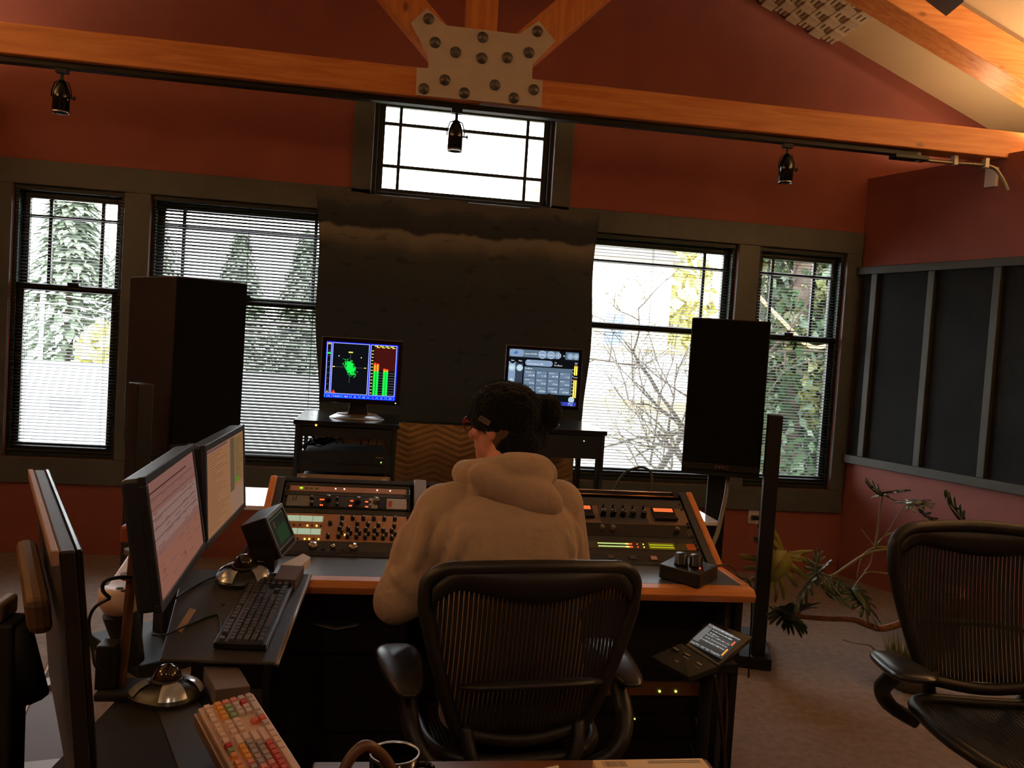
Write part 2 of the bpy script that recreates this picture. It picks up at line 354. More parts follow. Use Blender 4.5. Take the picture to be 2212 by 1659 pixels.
# ------------------------------------------------------------------ blinds
def blind(o, tilt, label, zend, gap=.0212):
    x0, x1 = o[0]+.006, o[1]-.006; y = WY+.022
    t = thing('venetian_blind', ((x0+x1)/2, y, o[2]), 0, label, 'blind', 'venetian blinds')
    cx = (x0+x1)/2
    obj('headrail', MB().bx(x0, x1, y-.016, y+.016, o[3]-.03, o[3]-.001), m_slat, t, bev=.002)
    hw = .0122; n = 5
    sm = MB()
    vs = []
    for k in range(n):
        q = -1+2*k/(n-1); yy = hw*q; zz = -.0022*q*q
        vs.append((yy*math.cos(tilt)-zz*math.sin(tilt), yy*math.sin(tilt)+zz*math.cos(tilt)))
    vv = [(x0-cx+.004, a, b) for a, b in vs]+[(x1-cx-.004, a, b) for a, b in vs]
    sm.add(vv, [(k, k+1, n+k+1, n+k) for k in range(n-1)], True)
    sm.add([(p[0], p[1], p[2]-.0006) for p in vv], [(n+k, n+k+1, k+1, k) for k in range(n-1)], True)
    me = sm.mesh('slat', m_slat)
    z = o[3]-.045; zs = []
    while z > zend+.03: zs.append(z); z -= gap
    for z in zs: link('slat', me, t, MX.Translation((0, 0, z-o[2])))
    obj('bottom_rail', MB().bx(x0+.002, x1-.002, y-.012, y+.012, zend, zend+.012), m_slat, t, bev=.002)
    nc = 2 if x1-x0 < .8 else 3
    for i in range(nc):
        xc = x0+(x1-x0)*(.14+.72*i/(nc-1)) if nc > 1 else cx
        obj('ladder_cord', MB().bx(xc-.0012, xc+.0012, y-.0135, y-.0125, zend, o[3]-.02).bx(xc-.0012, xc+.0012, y+.0125, y+.0135, zend, o[3]-.02), m_slat, t)
    return t
blind(OPEN[0], R(11), 'green slatted blind over the narrow window farthest from the quilted wall panels', .655)
blind(OPEN[1], R(38), 'green blind with slats tilted half shut, behind the left loudspeaker', .655)
blind(OPEN[2], R(10), 'open green blind facing the pale house, behind the right loudspeaker', .66)
blind(OPEN[3], R(10), 'open green blind in front of leafy ivy, beside the room corner', .66)
# ------------------------------------------------------------------ acoustic panels on the right wall
T_W = MX((( -DIR.x, math.cos(SPL)*-1, 0, PC.x), (-DIR.y, math.sin(SPL)*-1, 0, PC.y), (0, 0, 1, 0), (0, 0, 0, 1)))
def wl(t, d, z): return PC + DIR*t + V((-math.cos(SPL), -math.sin(SPL), 0))*d + V((0, 0, z))
def wbox(mb, t0, t1, d0, d1, z0, z1):
    mb.hexa([wl(t0,d0,z0), wl(t1,d0,z0), wl(t1,d1,z0), wl(t0,d1,z0)], [wl(t0,d0,z1), wl(t1,d0,z1), wl(t1,d1,z1), wl(t0,d1,z1)]); return mb
m_apan = pm('charcoal_acoustic_cloth', S(44,46,46), .95, var=.12, vscale=4, bump=.4, bscale=300, spec=.1)
m_aframe = pm('olive_panel_frame_paint', S(62,61,48), .6, var=.08)
ap = thing('acoustic_wall_panel', wl(.02, 0, .83), 0, 'long framed charcoal cloth acoustic panel on the red side wall', 'wall panel')
obj('rail', wbox(MB(), .0, 3.0, 0, .05, 2.2, 2.255), m_aframe, ap, bev=.004); obj('rail', wbox(MB(), -.0, 3.0, 0, .05, .835, .895), m_aframe, ap, bev=.004)
sts = [.165+.462*i for i in range(7)]
for s_ in sts: obj('stile', wbox(MB(), s_-.025, s_+.025, 0, .045, .895, 2.2), m_aframe, ap, bev=.004)
for a, b in zip([-.02+.03]+sts, sts+[3.0]): obj('cloth_panel', wbox(MB(), a+.025, b-.025, 0, .016, .895, 2.2), m_apan, ap)
# ------------------------------------------------------------------ truss, rafters
TY0, TY1 = 4.85, 5.0
tr = thing('roof_truss', (AX, 4.92, 2.87), 0, 'exposed fir roof truss with a bolted centre gusset plate', 'roof truss')
obj('bottom_chord', MB().bx(-3.9, AX, TY0, TY1, 2.868, 3.028), m_fir, tr, bev=.006); obj('bottom_chord', MB().bx(AX, 4.75, TY0, TY1, 2.872, 3.035), m_fir, tr, bev=.006)
def strut(xa, za, xb, zb, wd, name, mt):
    a = V((xa, 0, za)); b = V((xb, 0, zb)); d = (b-a).normalized(); n_ = V((-d.z, 0, d.x))*(wd/2)
    q = [a+n_, b+n_, b-n_, a-n_]
    obj(name, MB().prism([(p.x, p.z) for p in q], TY0+.005, TY1-.005), mt, tr, bev=.006)
strut(.416, 2.95, .416, 4.75, .175, 'king_post', m_firz)
strut(.42, 2.95, -.62, 3.99, .185, 'brace', m_firz); strut(.42, 2.95, 1.5, 4.03, .185, 'brace', m_firz)
for sg in (1, -1):
    q = [(AX, ceil_z(AX)-.03), (AX+sg*5.19, ceil_z(AX+5.19)-.03), (AX+sg*5.19, ceil_z(AX+5.19)-.26), (AX, ceil_z(AX)-.26)]
    obj('rafter', MB().prism(q, TY0-.04, TY1+.03), m_fir, tr, bev=.006)
GP = [(898,206),(900,147),(925,148),(925,122),(887,51),(922,19),(963,56),(1120,75),(1163,46),(1199,90),(1150,141),(1149,171),(1172,176),(1169,233)]
gp = [onY(x, y, TY0) for x, y in GP]
gs = obj('gusset_plate', MB().prism([(p.x, p.z) for p in gp], TY0-.012, TY0), m_gusset, tr, bev=.002)
bm_ = MB().lathe([(.031, 0), (.031, .004), (.018, .006), (.018, .016), (.0, .016)], n=16).mesh('bolt', m_bolt)
for x, y in [(926,41),(940,92),(984,113),(1043,81),(1041,126),(1096,125),(1143,114),(1161,68),(916,192),(961,173),(1003,201),(1069,184),(1110,212),(1153,194)]:
    p = onY(x, y, TY0-.012); o = link('bolt', bm_, gs, MX.Translation(p-V((AX, 4.92, 2.87))) @ MX.Rotation(R(90), 4, 'X'))
# white sculpted foam on the slope
SA = math.atan(.41)
m_foam = pm('white_acoustic_foam', S(226,212,186), .9, var=.05, spec=.1)
fx = 3.03
T_F = MX.Translation((fx, 5.03, ceil_z(fx)-.002)) @ MX.Rotation(SA, 4, 'Y') @ MX.Diagonal((-1, 1, -1, 1))   # local x runs up the slope, z points into the room
fo = thing('acoustic_foam_panel', (fx, 5.03, ceil_z(fx)), 0, 'white sculpted foam acoustic panel on the sloped ceiling', 'foam panel')
obj('backing', MB(T_F).bx(0, 1.3, 0, .82, 0, .02), m_foam, fo)
ca = MB(); [ca.bx(.006, .094, .008+k*.026, .024+k*.026, 0, .05) for k in range(4)]; ca.bx(.012, .088, .004, .1, 0, .03)
cb = MB(); [cb.bx(.004+k*.033, .024+k*.033, .006, .1, 0, .035) for k in range(3)]
mea, meb = ca.mesh('foam_block', m_foam), cb.mesh('foam_block', m_foam)
Fi = PM[fo.name].inverted() @ T_F
for i in range(13):
    for j in range(8):
        link('foam_block', mea if (i+j) % 2 == 0 else meb, fo, Fi @ MX.Translation((i*.1, .005+j*.102, .02)))
# ------------------------------------------------------------------ cove lamps behind the side walls
m_tubeglow = em('warm_lamp_glow', (1, .6, .25, 1), 30)
for i, (p, wt) in enumerate(COVE):
    side = 'right' if p[0] > 0 else 'left'
    t = thing('cove_uplight', p, 0, ('round uplight on a bracket behind the %s side wall, %s' % (side, ['beside the far corner', 'beside the far corner', 'beside the fir beam', 'just before the fir beam', 'level with the console', 'beside the fir beam', 'level with the console', 'added unseen at the back for ambient fill', 'added unseen at the back for ambient fill'][i])), 'lamp', 'uplights behind the side walls')
    q = V(p)
    obj('housing', MB().lathe([(.07, -.12), (.09, 0), (.085, 0), (.06, -.1), (0, -.1)], q, 20), m_track, t)
    obj('bulb', MB().sph(q+V((0,0,-.055)), .03), m_tubeglow, t)
    sx = 1 if side == 'right' else -1
    wx = PC.x+.12+(WY-p[1])*math.tan(SPL) if p[1] > 2.5 else PC.x+.12+DIR.x*LEN
    wx = wx if sx > 0 else 2*AX-wx
    obj('bracket', MB().bx(min(wx, p[0]), max(wx, p[0]), p[1]-.015, p[1]+.015, p[2]-.15, p[2]-.12), m_track, t)
    l = bpy.data.lights.new('uplight_glow', 'SPOT'); l.energy = wt; l.color = WARMER; l.spot_size = R(165); l.spot_blend = .5; l.shadow_soft_size = .05
    lo = bpy.data.objects.new('uplight_glow', l); COL.objects.link(lo); lo.parent = t; lo.rotation_euler = (R(180), 0, 0); lo.location = (0, 0, .01)
# ------------------------------------------------------------------ track and spots
tk = thing('lighting_track', (AX, 4.925, 2.83), 0, 'black lighting track under the fir beam', 'track')
obj('rail', MB().bx(-3.2, 3.13, 4.895, 4.955, 2.838, 2.868), m_track, tk, bev=.003)
obj('end_feed', MB().bx(2.98, 3.2, 4.885, 4.965, 2.818, 2.842), m_track, tk, bev=.003)
cpts = [(3.15, 4.93, 2.828), (3.35, 4.92, 2.826), (3.52, 4.88, 2.82), (3.6, 4.84, 2.80), (3.64, 4.82, 2.75), (3.66, 4.80, 2.70), (3.675, 4.79, 2.66)]
def smooth(pts, n=8):
    P = [V(p) for p in pts]; out = []
    for i in range(len(P)-1):
        a, b, c, d = P[max(i-1, 0)], P[i], P[i+1], P[min(i+2, len(P)-1)]
        for k in range(n):
            t = k/n; out.append(.5*((2*b)+(c-a)*t+(2*a-5*b+4*c-d)*t*t+(3*b-3*c+d-a)*t**3))
    return out+[P[-1]]
cp = smooth(cpts, 10)
obj('conduit', MB().tube(cp, [.0105+.0018*(i % 2) for i in range(len(cp))], 8), m_steel, tk)
for k in (0, 12, 24): obj('conduit_clip', MB().bx(cp[k].x-.012, cp[k].x+.012, cp[k].y-.02, cp[k].y+.02, cp[k].z-.014, cp[k].z+.042), m_white, tk)
bxp = onP(2145, 388, PC, (math.cos(SPL), math.sin(SPL), 0)); tb = (bxp-PC).dot(DIR)
obj('junction_plate', wbox(MB(), tb-.038, tb+.038, 0, .03, bxp.z-.05, bxp.z+.07), m_white, tk, bev=.004)
def spothead(px, py, label, ty=4.925):
    p = onY(px, py, ty)
    t = thing('track_spotlight', (p.x, ty, 2.838), 0, label, 'spotlight', 'spotlights on the black track')
    obj('stem', MB().bx(p.x-.03, p.x+.03, ty-.02, ty+.02, 2.815, 2.838).cyl((p.x, ty, 2.815), (p.x, ty, 2.775), .009, 10), m_track, t)
    obj('shade', MB().lathe([(.0, .075), (.012, .07), (.028, .045), (.04, .012), (.042, -.005), (.042, -.098), (.038, -.098), (.036, -.02), (0, -.01)], (p.x, ty, 2.71), 24), m_gloss, t)
    obj('rim', MB().lathe([(.043, -.095), (.044, -.105), (.039, -.105), (.038, -.095)], (p.x, ty, 2.71), 24), m_chrome, t)
    obj('yoke', MB().tube([(p.x, ty, 2.78), (p.x-.035, ty, 2.765), (p.x-.05, ty, 2.72), (p.x-.048, ty, 2.69)], .004, 6), m_track, t)
    obj('yoke', MB().tube([(p.x, ty, 2.78), (p.x+.035, ty, 2.765), (p.x+.05, ty, 2.72), (p.x+.048, ty, 2.69)], .004, 6), m_track, t)
    obj('knob', MB().cyl((p.x+.04, ty, 2.69), (p.x+.068, ty, 2.69), .005, 8).cyl((p.x+.062, ty, 2.69), (p.x+.07, ty, 2.69), .011, 10), m_track, t)
spothead(133, 190, 'black track spotlight above the far left window')
spothead(985, 275, 'black track spotlight hanging in front of the top window')
spothead(1700, 340, 'black track spotlight above the right loudspeaker')
lp = onY(2038, -10, 4.45)
t = thing('rafter_lamp', lp, 0, 'black box lamp on the rafter at the top of the picture', 'lamp')
Tl = MX.Translation(lp) @ MX.Rotation(R(28), 4, 'Y') @ MX.Rotation(R(-20), 4, 'X')
obj('housing', MB(Tl).bx(-.09, .09, -.06, .06, -.02, .12), m_gloss, t, bev=.006); obj('trim_ring', MB(Tl).bx(-.095, .095, -.065, .065, -.03, -.018), m_silver, t, bev=.003)
obj('stem', MB().cyl(lp+V((0, 0, .08)), (lp.x, lp.y, ceil_z(lp.x)-.012), .012, 10), m_track, t)
# socket
p = onY(1627, 1112, WY)
t = thing('wall_socket', p, 0, 'cream wall socket on the red wall under the right window', 'socket')
obj('plate', MB().bx(p.x-.04, p.x+.04, WY-.008, WY, p.z-.065, p.z+.065), m_white, t, bev=.003)
obj('plug', MB().bx(p.x-.02, p.x+.03, WY-.045, WY-.008, p.z-.03, p.z+.0), m_black, t, bev=.004)

# ================================================================== FRONT OF ROOM
# printed dark banner
def banner_mat():
    m = bpy.data.materials.new('dark_printed_cloth'); m.use_nodes = True; nt = m.node_tree; b = nt.nodes['Principled BSDF']; L = nt.links.new
    tc = N(nt, 'ShaderNodeTexCoord'); sp = N(nt, 'ShaderNodeSeparateXYZ'); L(tc.outputs['Object'], sp.inputs[0])
    mp = N(nt, 'ShaderNodeMapping'); mp.inputs['Scale'].default_value = (1.6, 1, .9); L(tc.outputs['Object'], mp.inputs[0])
    n = N(nt, 'ShaderNodeTexNoise'); n.inputs['Scale'].default_value = 1.7; n.inputs['Detail'].default_value = 5; L(mp.outputs[0], n.inputs['Vector'])
    ma = N(nt, 'ShaderNodeMath', operation='MULTIPLY_ADD'); ma.inputs[1].default_value = .24; L(n.outputs['Fac'], ma.inputs[0]); L(sp.outputs['Z'], ma.inputs[2])
    cr = N(nt, 'ShaderNodeValToRGB'); L(ma.outputs[0], cr.inputs[0]); e = cr.color_ramp.elements
    while len(e) > 1: e.remove(e[-1])
    e[0].position = 0; e[0].color = S(56,64,72)
    for p, c in [(.55, S(56,64,72)), (.74, S(66,70,72)), (.78, S(80,82,80)), (.845, S(120,116,106)), (.865, S(124,120,110)), (.878, S(56,60,66)), (.96, S(66,70,76)), (1, S(92,92,92))]:  # band is print; grey top end is window glare painted in
        q = e.new(p); q.color = c
    # object z is 0..1.45 -> scale
    mr = N(nt, 'ShaderNodeMapRange'); mr.inputs['From Min'].default_value = .12; mr.inputs['From Max'].default_value = 1.57; L(ma.outputs[0], mr.inputs['Value']); L(mr.outputs[0], cr.inputs[0])
    vo = N(nt, 'ShaderNodeTexNoise'); vo.inputs['Scale'].default_value = 7; mp3 = N(nt, 'ShaderNodeMapping'); mp3.inputs['Scale'].default_value = (1, 1, 2.2); L(tc.outputs['Object'], mp3.inputs[0]); L(mp3.outputs[0], vo.inputs['Vector'])
    mr2 = N(nt, 'ShaderNodeMapRange'); mr2.inputs['From Min'].default_value = .33; mr2.inputs['From Max'].default_value = .38; mr2.inputs['To Min'].default_value = .72; L(vo.outputs['Fac'], mr2.inputs['Value'])
    mx = N(nt, 'ShaderNodeMix', data_type='RGBA', blend_type='MULTIPLY'); mx.inputs['Factor'].default_value = 1; L(cr.outputs[0], mx.inputs['A']); L(mr2.outputs[0], mx.inputs['B'])
    L(mx.outputs['Result'], b.inputs['Base Color']); b.inputs['Roughness'].default_value = .9; b.inputs['Specular IOR Level'].default_value = .1
    return m
bn = MB(); nx, nz = 48, 40; bz0, bz1 = .98, 2.475
def bpt(i, j, dy):
    u, v = i/nx, j/nz; z = bz0+(bz1-bz0)*v
    x = -.515+1.9*u; x += .012*math.sin(v*9+1)*(1-2*u) if (u < .03 or u > .97) else 0
    x += (u-.5)*(-.10)*(1-v)+.03*(1-v)
    if j == nz and .15 < u < .85: z += .014*math.sin(u*17)-.01
    return (x, 5.80+dy+.014*math.sin(u*11+v*2)+.01*math.sin(v*7+u*3), z)
for dy in (0, .006):
    vs_ = [bpt(i, j, dy) for j in range(nz+1) for i in range(nx+1)]
    fs_ = [(j*(nx+1)+i, j*(nx+1)+i+1, (j+1)*(nx+1)+i+1, (j+1)*(nx+1)+i) for j in range(nz) for i in range(nx)]
    if dy: fs_ = [tuple(reversed(f)) for f in fs_]
    bn.add(vs_, fs_, True)
obj('hanging_banner', bn, banner_mat(), None, 'large dark printed cloth hung over the middle windows', 'banner', origin=(.44, 5.8, bz0))

# chevron moving blankets behind the racks
def quilt(x0, x1, z0, z1, y, label, ph):
    mb = MB(); n, k = 80, 76
    m_q = m_quilt
    vs_ = []
    for j in range(k+1):
        for i in range(n+1):
            x = x0+(x1-x0)*i/n; z = z0+(z1-z0)*j/k
            fold = abs(((x+ph)/.32) % 1-.5)*2*.062
            s_ = abs(math.sin((z-fold)*math.pi/.038))
            vs_.append((x, y-.012*s_**.5-.012*math.sin(x*9+ph*7)-.01*math.sin(z*8+x*4), z))
    fs_ = [(j*(n+1)+i, j*(n+1)+i+1, (j+1)*(n+1)+i+1, (j+1)*(n+1)+i) for j in range(k) for i in range(n)]
    mb.add(vs_, fs_, True); mb.quad((x0,y+.012,z1),(x1,y+.012,z1),(x1,y+.012,z0),(x0,y+.012,z0))
    return obj('moving_blanket', mb, m_quilt, None, label, 'blanket', 'quilted moving blankets', origin=((x0+x1)/2, y, z0))
m_quilt = pm('tan_quilted_cloth', S(186,148,100), .95, var=.12, vscale=9, bump=.2, bscale=200, spec=.1)
quilt(-.42, .055, .40, 1.035, 5.24, 'tan chevron quilted blanket hanging behind the left equipment rack', .1)
quilt(.06, .80, .40, 1.012, 5.30, 'tan chevron quilted blanket between the two equipment racks', .0)
quilt(.81, 1.20, .40, .99, 5.26, 'tan chevron quilted blanket hanging behind the right equipment rack', .05)

# equipment racks behind the console
def rack(x0, x1, ztop, label):
    t = thing('equipment_rack', ((x0+x1)/2, 4.9, 0), 0, label, 'rack')
    yf, yb = 4.6, 5.2
    obj('top', MB().bx(x0-.01, x1+.01, yf-.01, yb+.01, ztop-.025, ztop), m_racktop, t, bev=.003)
    for x in (x0, x1-.02): obj('side_panel', MB().bx(x, x+.02, yf, yf+.06, .06, ztop-.025).bx(x, x+.02, yb-.06, yb, .06, ztop-.025).bx(x, x+.02, yf+.06, yb-.06, .06, .14).bx(x, x+.02, yf+.06, yb-.06, ztop-.09, ztop-.025), m_rack, t)
    for x in (x0+.02, x1-.04): obj('rack_rail', MB().bx(x, x+.02, yf+.015, yf+.03, .08, ztop-.03), m_rack, t)
    obj('base', MB().bx(x0, x1, yf, yb, 0, .06), m_rack, t, bev=.003)
    return t
m_rack = pm('black_laminate', S(24,24,24), .5)
m_racktop = pm('black_satin_laminate', S(26,26,27), .16)
RX = (-.455, .075)
rack(*RX, 1.068, 'black open equipment rack carrying the meter screen')
RR = (.70, 1.215)
rack(*RR, 1.088, 'black equipment rack carrying the parameter screen')
def rackunit(name, x0, x1, z0, z1, mat_, label, dep=.36, yf=4.6, shelf=False):
    t = thing(name, ((x0+x1)/2, yf, z0), 0, label, 'rack unit')
    obj('faceplate', MB().bx(x0, x1, yf-.004, yf+.002, z0, z1), mat_, t, bev=.0015)
    obj('chassis', MB().bx(x0+.03, x1-.03, yf+.002, yf+dep, z0+.003, z1-.003), m_matte, t)
    return t
a, b = RX[0]+.022, RX[1]-.022
t = rackunit('power_strip', a, b, .985, 1.036, m_rack, 'black power conditioner with an orange light under the rack top')
p = onY(683, 918, 4.595); obj('indicator', MB().cyl((p.x, 4.598, p.z), (p.x, 4.59, p.z), .006, 10), m_orange_led, t)
t = rackunit('amplifier', a, b, .845, .905, m_black, 'black half-height power amplifier with a green light', .42)
obj('power_light', MB().cyl((0, 4.597, .862), (0, 4.592, .862), .003, 8), m_green_led, t); obj('model_mark', MB().bx(-.03, .01, 4.593, 4.595, .884, .889), m_silver, t)
t = rackunit('blank_unit', a, b, .80, .843, m_rack, 'plain black rack unit below the black amplifier', .4)
m_beige = pm('beige_metal', S(168,142,112), .5, var=.05)
t = rackunit('converter_unit', a, b, .70, .785, m_beige, 'beige metal converter with a square dark window', .4)
obj('window', MB().bx(-.37, -.35, 4.594, 4.598, .745, .765), m_black, t); obj('ear', MB().bx(-.41, -.385, 4.592, 4.597, .75, .775), m_white, t); obj('ear', MB().bx(.01, .035, 4.592, 4.597, .75, .775), m_white, t)
obj('power_light', MB().cyl((-.005, 4.597, .715), (-.005, 4.592, .715), .003, 8), m_green_led, t)
# wires inside left rack
for i, (x, d) in enumerate([(-.25, .03), (-.2, -.06), (-.13, .01), (-.07, -.01), (-.03, 0), (.015, .005)]):
    obj('hanging_wire', MB().tube(smooth([(x, 5.0, 1.0), (x+d*.4, 4.99, .96), (x+d, 4.97, .905)], 5), .0035, 6), m_rubber, None, ['black wire kinked sideways above the rack amplifier, leftmost', 'black wire leaning left above the rack amplifier', 'third black wire above the amplifier counted from the left', 'fourth black wire above the amplifier counted from the left', 'fifth black wire above the amplifier counted from the left', 'last straight black wire above the amplifier, beside the thick loom'][i], 'cable', 'wires hanging in the left rack', origin=(x, 5.0, .905))
obj('cable_loom', MB().tube(smooth([(.02, 4.95, 1.0), (.035, 4.85, .965), (.045, 4.75, .93), (.047, 4.7, .86)], 6), .009, 8), m_rubber, None, 'thick black cable loom at the right end of the left rack', 'cable', origin=(.03, 4.8, .9))
cc = V((-.365, 4.75, .92))
wc = MB()
for k in range(7):
    r_ = .035+.006*(k % 3); wc.tube([cc+V((r_*1.3*math.cos(q*.628+k)+.01*k, r_*.8*math.sin(q*.628+k), .006*k+.006*math.sin(q*1.2+k))) for q in range(10)], .0035, 6, True)
wc.tube(smooth([cc+V((.04,0,.03)), cc+V((.1,.02,.06)), cc+V((.14,.02,.05)), cc+V((.1,.0,.02)), cc+V((.05,0,.015))], 6), .003, 6)
obj('coiled_cable', wc, pm('glossy_black_cable', S(30,30,30), .2), None, 'tangled coil of glossy black cable on the left rack amplifier', 'cable', origin=cc)
obj('dangling_cable', MB().tube(smooth([(-.36, 4.8, 1.0), (-.375, 4.78, .96), (-.4, 4.74, .93), (-.42, 4.7, .915)], 6), .006, 8), m_rubber, None, 'black cable dropping from the power conditioner into the coil', 'cable', origin=(-.39, 4.75, .95))
a, b = RR[0]+.022, RR[1]-.022
t = rackunit('rack_processor', a, b, .93, 1.058, m_rack, 'tall plain black processor in the right equipment rack', .42)
p = onY(1262, 953, 4.59); obj('power_light', MB().cyl((p.x, 4.597, p.z), (p.x, 4.592, p.z), .0025, 8), m_white_led, t)
for i, (x, d) in enumerate([(.86, .0), (.9, .01), (1.13, .02)]):
    obj('hanging_wire', MB().tube(smooth([(x, 5.0, .93), (x+d, 4.99, .85), (x+d*.3, 4.98, .72)], 5), .0035, 6), m_rubber, None, ['black wire below the right rack processor, close to the hood', 'second black wire below the right rack processor', 'black wire below the right rack processor, beside the side panel'][i], 'cable', 'wires hanging in the right rack', origin=(x, 5.0, .8))

# ------------------------------------------------------------------ screens on the racks
pal = {}
def E_(name, r, g, b, st=1.0):
    if name not in pal: pal[name] = em('screen_'+name, S(r, g, b), st)
    return pal[name]
class Pic:      # flat picture made of coloured faces, each colour a hair in front of the last
    def __init__(s, T): s.mb = MB(T); s.mats = []; s.z = 0
    def c(s, m):
        if m not in s.mats: s.mats.append(m)
        s.mb.mi = s.mats.index(m); s.z += .00008; return s
    def r(s, x0, x1, y0, y1): s.mb.rect(x0, x1, y0, y1, s.z); return s
    def d(s, x, y, r, n=20): s.mb.disc(x, y, s.z, r, None, n); return s
    def t(s, st, x, y, h, al='L', sx=1.0): s.mb.text(st, x, y, s.z, h, None, al, sx); return s
    def rr(s, x0, x1, y0, y1, q):
        pts = []
        for cx, cy, a0 in ((x1-q, y1-q, 0), (x0+q, y1-q, 90), (x0+q, y0+q, 180), (x1-q, y0+q, 270)):
            pts += [(cx+q*math.cos(R(a0+18*k)), cy+q*math.sin(R(a0+18*k)), s.z) for k in range(6)]
        s.mb.add(pts, [tuple(range(len(pts)))]); return s
def frame4(t, x0, x1, z0, z1, y, th, dep, mat_):
    m_ = MB(); 
    m_.bx(x0, x1, y, y+dep, z0, z0+th).bx(x0, x1, y, y+dep, z1-th, z1).bx(x0, x0+th, y, y+dep, z0+th, z1-th).bx(x1-th, x1, y, y+dep, z0+th, z1-th)
    return obj('bezel', m_, mat_, t, bev=.003)
blk = E_('black', 12, 14, 18)
# left: goniometer and level bars
X0, X1, Z0, Z1 = -.352, .082, 1.158, 1.512; Y = 4.75
t = thing('meter_monitor', (-.135, Y+.03, 1.068), 0, 'flat monitor showing a green vector scope and level bars', 'monitor')
obj('housing', MB().bx(X0+.004, X1-.004, Y+.012, Y+.055, Z0+.004, Z1-.004), m_black, t, bev=.006)
frame4(t, X0, X1, Z0, Z1, Y, .024, .016, m_gloss)
obj('bezel_edge', MB().bx(X0-.001, X0+.003, Y-.001, Y+.016, Z0, Z1).bx(X0, X1, Y-.001, Y+.016, Z1-.002, Z1+.001), m_silver, t)
obj('power_light', MB().cyl((.06, Y-.002, Z0+.012), (.06, Y, Z0+.012), .003, 8), m_green_led, t)
sx0, sx1, sz0, sz1 = X0+.024, X1-.024, Z0+.024, Z1-.024; W_, H_ = sx1-sx0, sz1-sz0
P = Pic(MX(((1,0,0,sx0),(0,0,-1,Y+.0115),(0,1,0,sz0),(0,0,0,1))))
blue = E_('blue', 10, 20, 215, 1.3); lav = E_('lavender', 175, 185, 250); yel = E_('yellow', 255, 225, 90, 1.2); grn = E_('green', 20, 225, 70, 1.2); red = E_('red', 250, 60, 20, 1.2); drk = E_('darkred', 86, 18, 12); lblu = E_('lightblue', 70, 160, 245, 1.2); gry = E_('grey', 150, 140, 140); org = E_('orange', 255, 140, 40, 1.3); wht = E_('white', 235, 240, 245, 1.2)
P.c(blue).r(0, W_, 0, H_)
P.c(lav).r(.008*W_, .075*W_, .075*H_, .985*H_).r(.085*W_, .60*W_, .075*H_, .985*H_).r(.615*W_, .985*W_, .075*H_, .985*H_)
P.c(blk).r(.018*W_, .065*W_, .085*H_, .975*H_).r(.095*W_, .59*W_, .085*H_, .975*H_).r(.625*W_, .975*W_, .085*H_, .975*H_)
for k in range(8): P.c(gry).r(.028*W_, .055*W_, (.14+.1*k)*H_, (.14+.1*k)*H_+.001)
P.c(grn).r(.022*W_, .06*W_, .775*H_, .81*H_); P.c(yel).r(.025*W_, .058*W_, .95*H_, .965*H_).r(.03*W_, .05*W_, .1*H_, .115*H_)
P.c(gry).r(.12*W_, .56*W_, .555*H_, .557*H_).r(.338*W_, .340*W_, .28*H_, .8*H_)
P.c(yel).r(.31*W_, .37*W_, .815*H_, .835*H_).r(.1*W_, .13*W_, .55*H_, .565*H_).r(.54*W_, .565*W_, .55*H_, .565*H_)
P.c(wht).d(.18*W_, .75*H_, .003, 8).d(.49*W_, .74*H_, .003, 8)
P.c(grn); rg = random.Random(3)
for k in range(620):
    u = rg.gauss(0, 1); v_ = rg.gauss(0, 1); x = .34+.018*u-.012*v_*.9+.01*u; y = .54+.055*v_
    l_ = .003+.003*rg.random()
    P.mb.rect((x)*W_, (x)*W_+l_*(.4+rg.random()*.6), y*H_, y*H_+l_, P.z)
P.c(red).mb.add([(.1*W_, .09*H_, P.z), (.155*W_, .09*H_, P.z), (.128*W_, .145*H_, P.z)], [(0,1,2)])
for k in range(18): P.c(drk).r(.67*W_, .968*W_, (.535+.0225*k)*H_, (.535+.0225*k)*H_+.0042)
for k in range(9): P.c(gry).r(.67*W_, .968*W_, (.11+.047*k)*H_, (.11+.047*k)*H_+.0011)
for x, top, rd in ((.672, .63, .665), (.712, .635, .655), (.808, .55, .57), (.845, .545, .562)):
    P.c(grn).r(x*W_, (x+.031)*W_, .088*H_, .515*H_); P.c(org).r(x*W_, (x+.031)*W_, .515*H_, top*H_); P.c(red).r(x*W_, (x+.031)*W_, top*H_, rd*H_)
for k in range(14): P.c(yel).r(.635*W_, .66*W_, (.115+.058*k)*H_, (.115+.058*k)*H_+.004)
for k in range(4): P.c(yel).r((.672+.073*k)*W_, (.72+.073*k)*W_, .955*H_, .968*H_).r((.7+.072*k)*W_, (.745+.072*k)*W_, .935*H_, .947*H_)
for k in range(8):
    x = .005+.1235*k; P.c(lblu).r(x*W_, (x+.112)*W_, .012*H_, .062*H_); P.c(blue).r((x+.008)*W_, (x+.104)*W_, .017*H_, .057*H_)
    P.c(wht).t(['SCOPE', 'BARGRAPH', 'PRESETS', 'MAX', 'RESET', '+1', 'PPM', 'SETUP'][k], (x+.056)*W_, .026*H_, .0075, 'C', .8)
obj('screen_picture', P.mb, P.mats, t)
obj('neck', MB().prism([(-.20, 1.075), (-.085, 1.075), (-.10, 1.20), (-.18, 1.20)], Y+.03, Y+.075), m_matte, t, bev=.006)
obj('stand_base', MB().lathe([(0, .022), (.10, .022), (.12, .018), (.150, .002), (.152, -.001), (0, -.001)], (-.147, Y+.1, 1.07), 48, sy=.8), m_silver, t)
obj('stand_base_inset', MB().lathe([(0, .025), (.112, .0245), (.114, .02)], (-.147, Y+.1, 1.07), 40, sy=.78), pm('brown_plastic', S(120,96,74), .35), t)
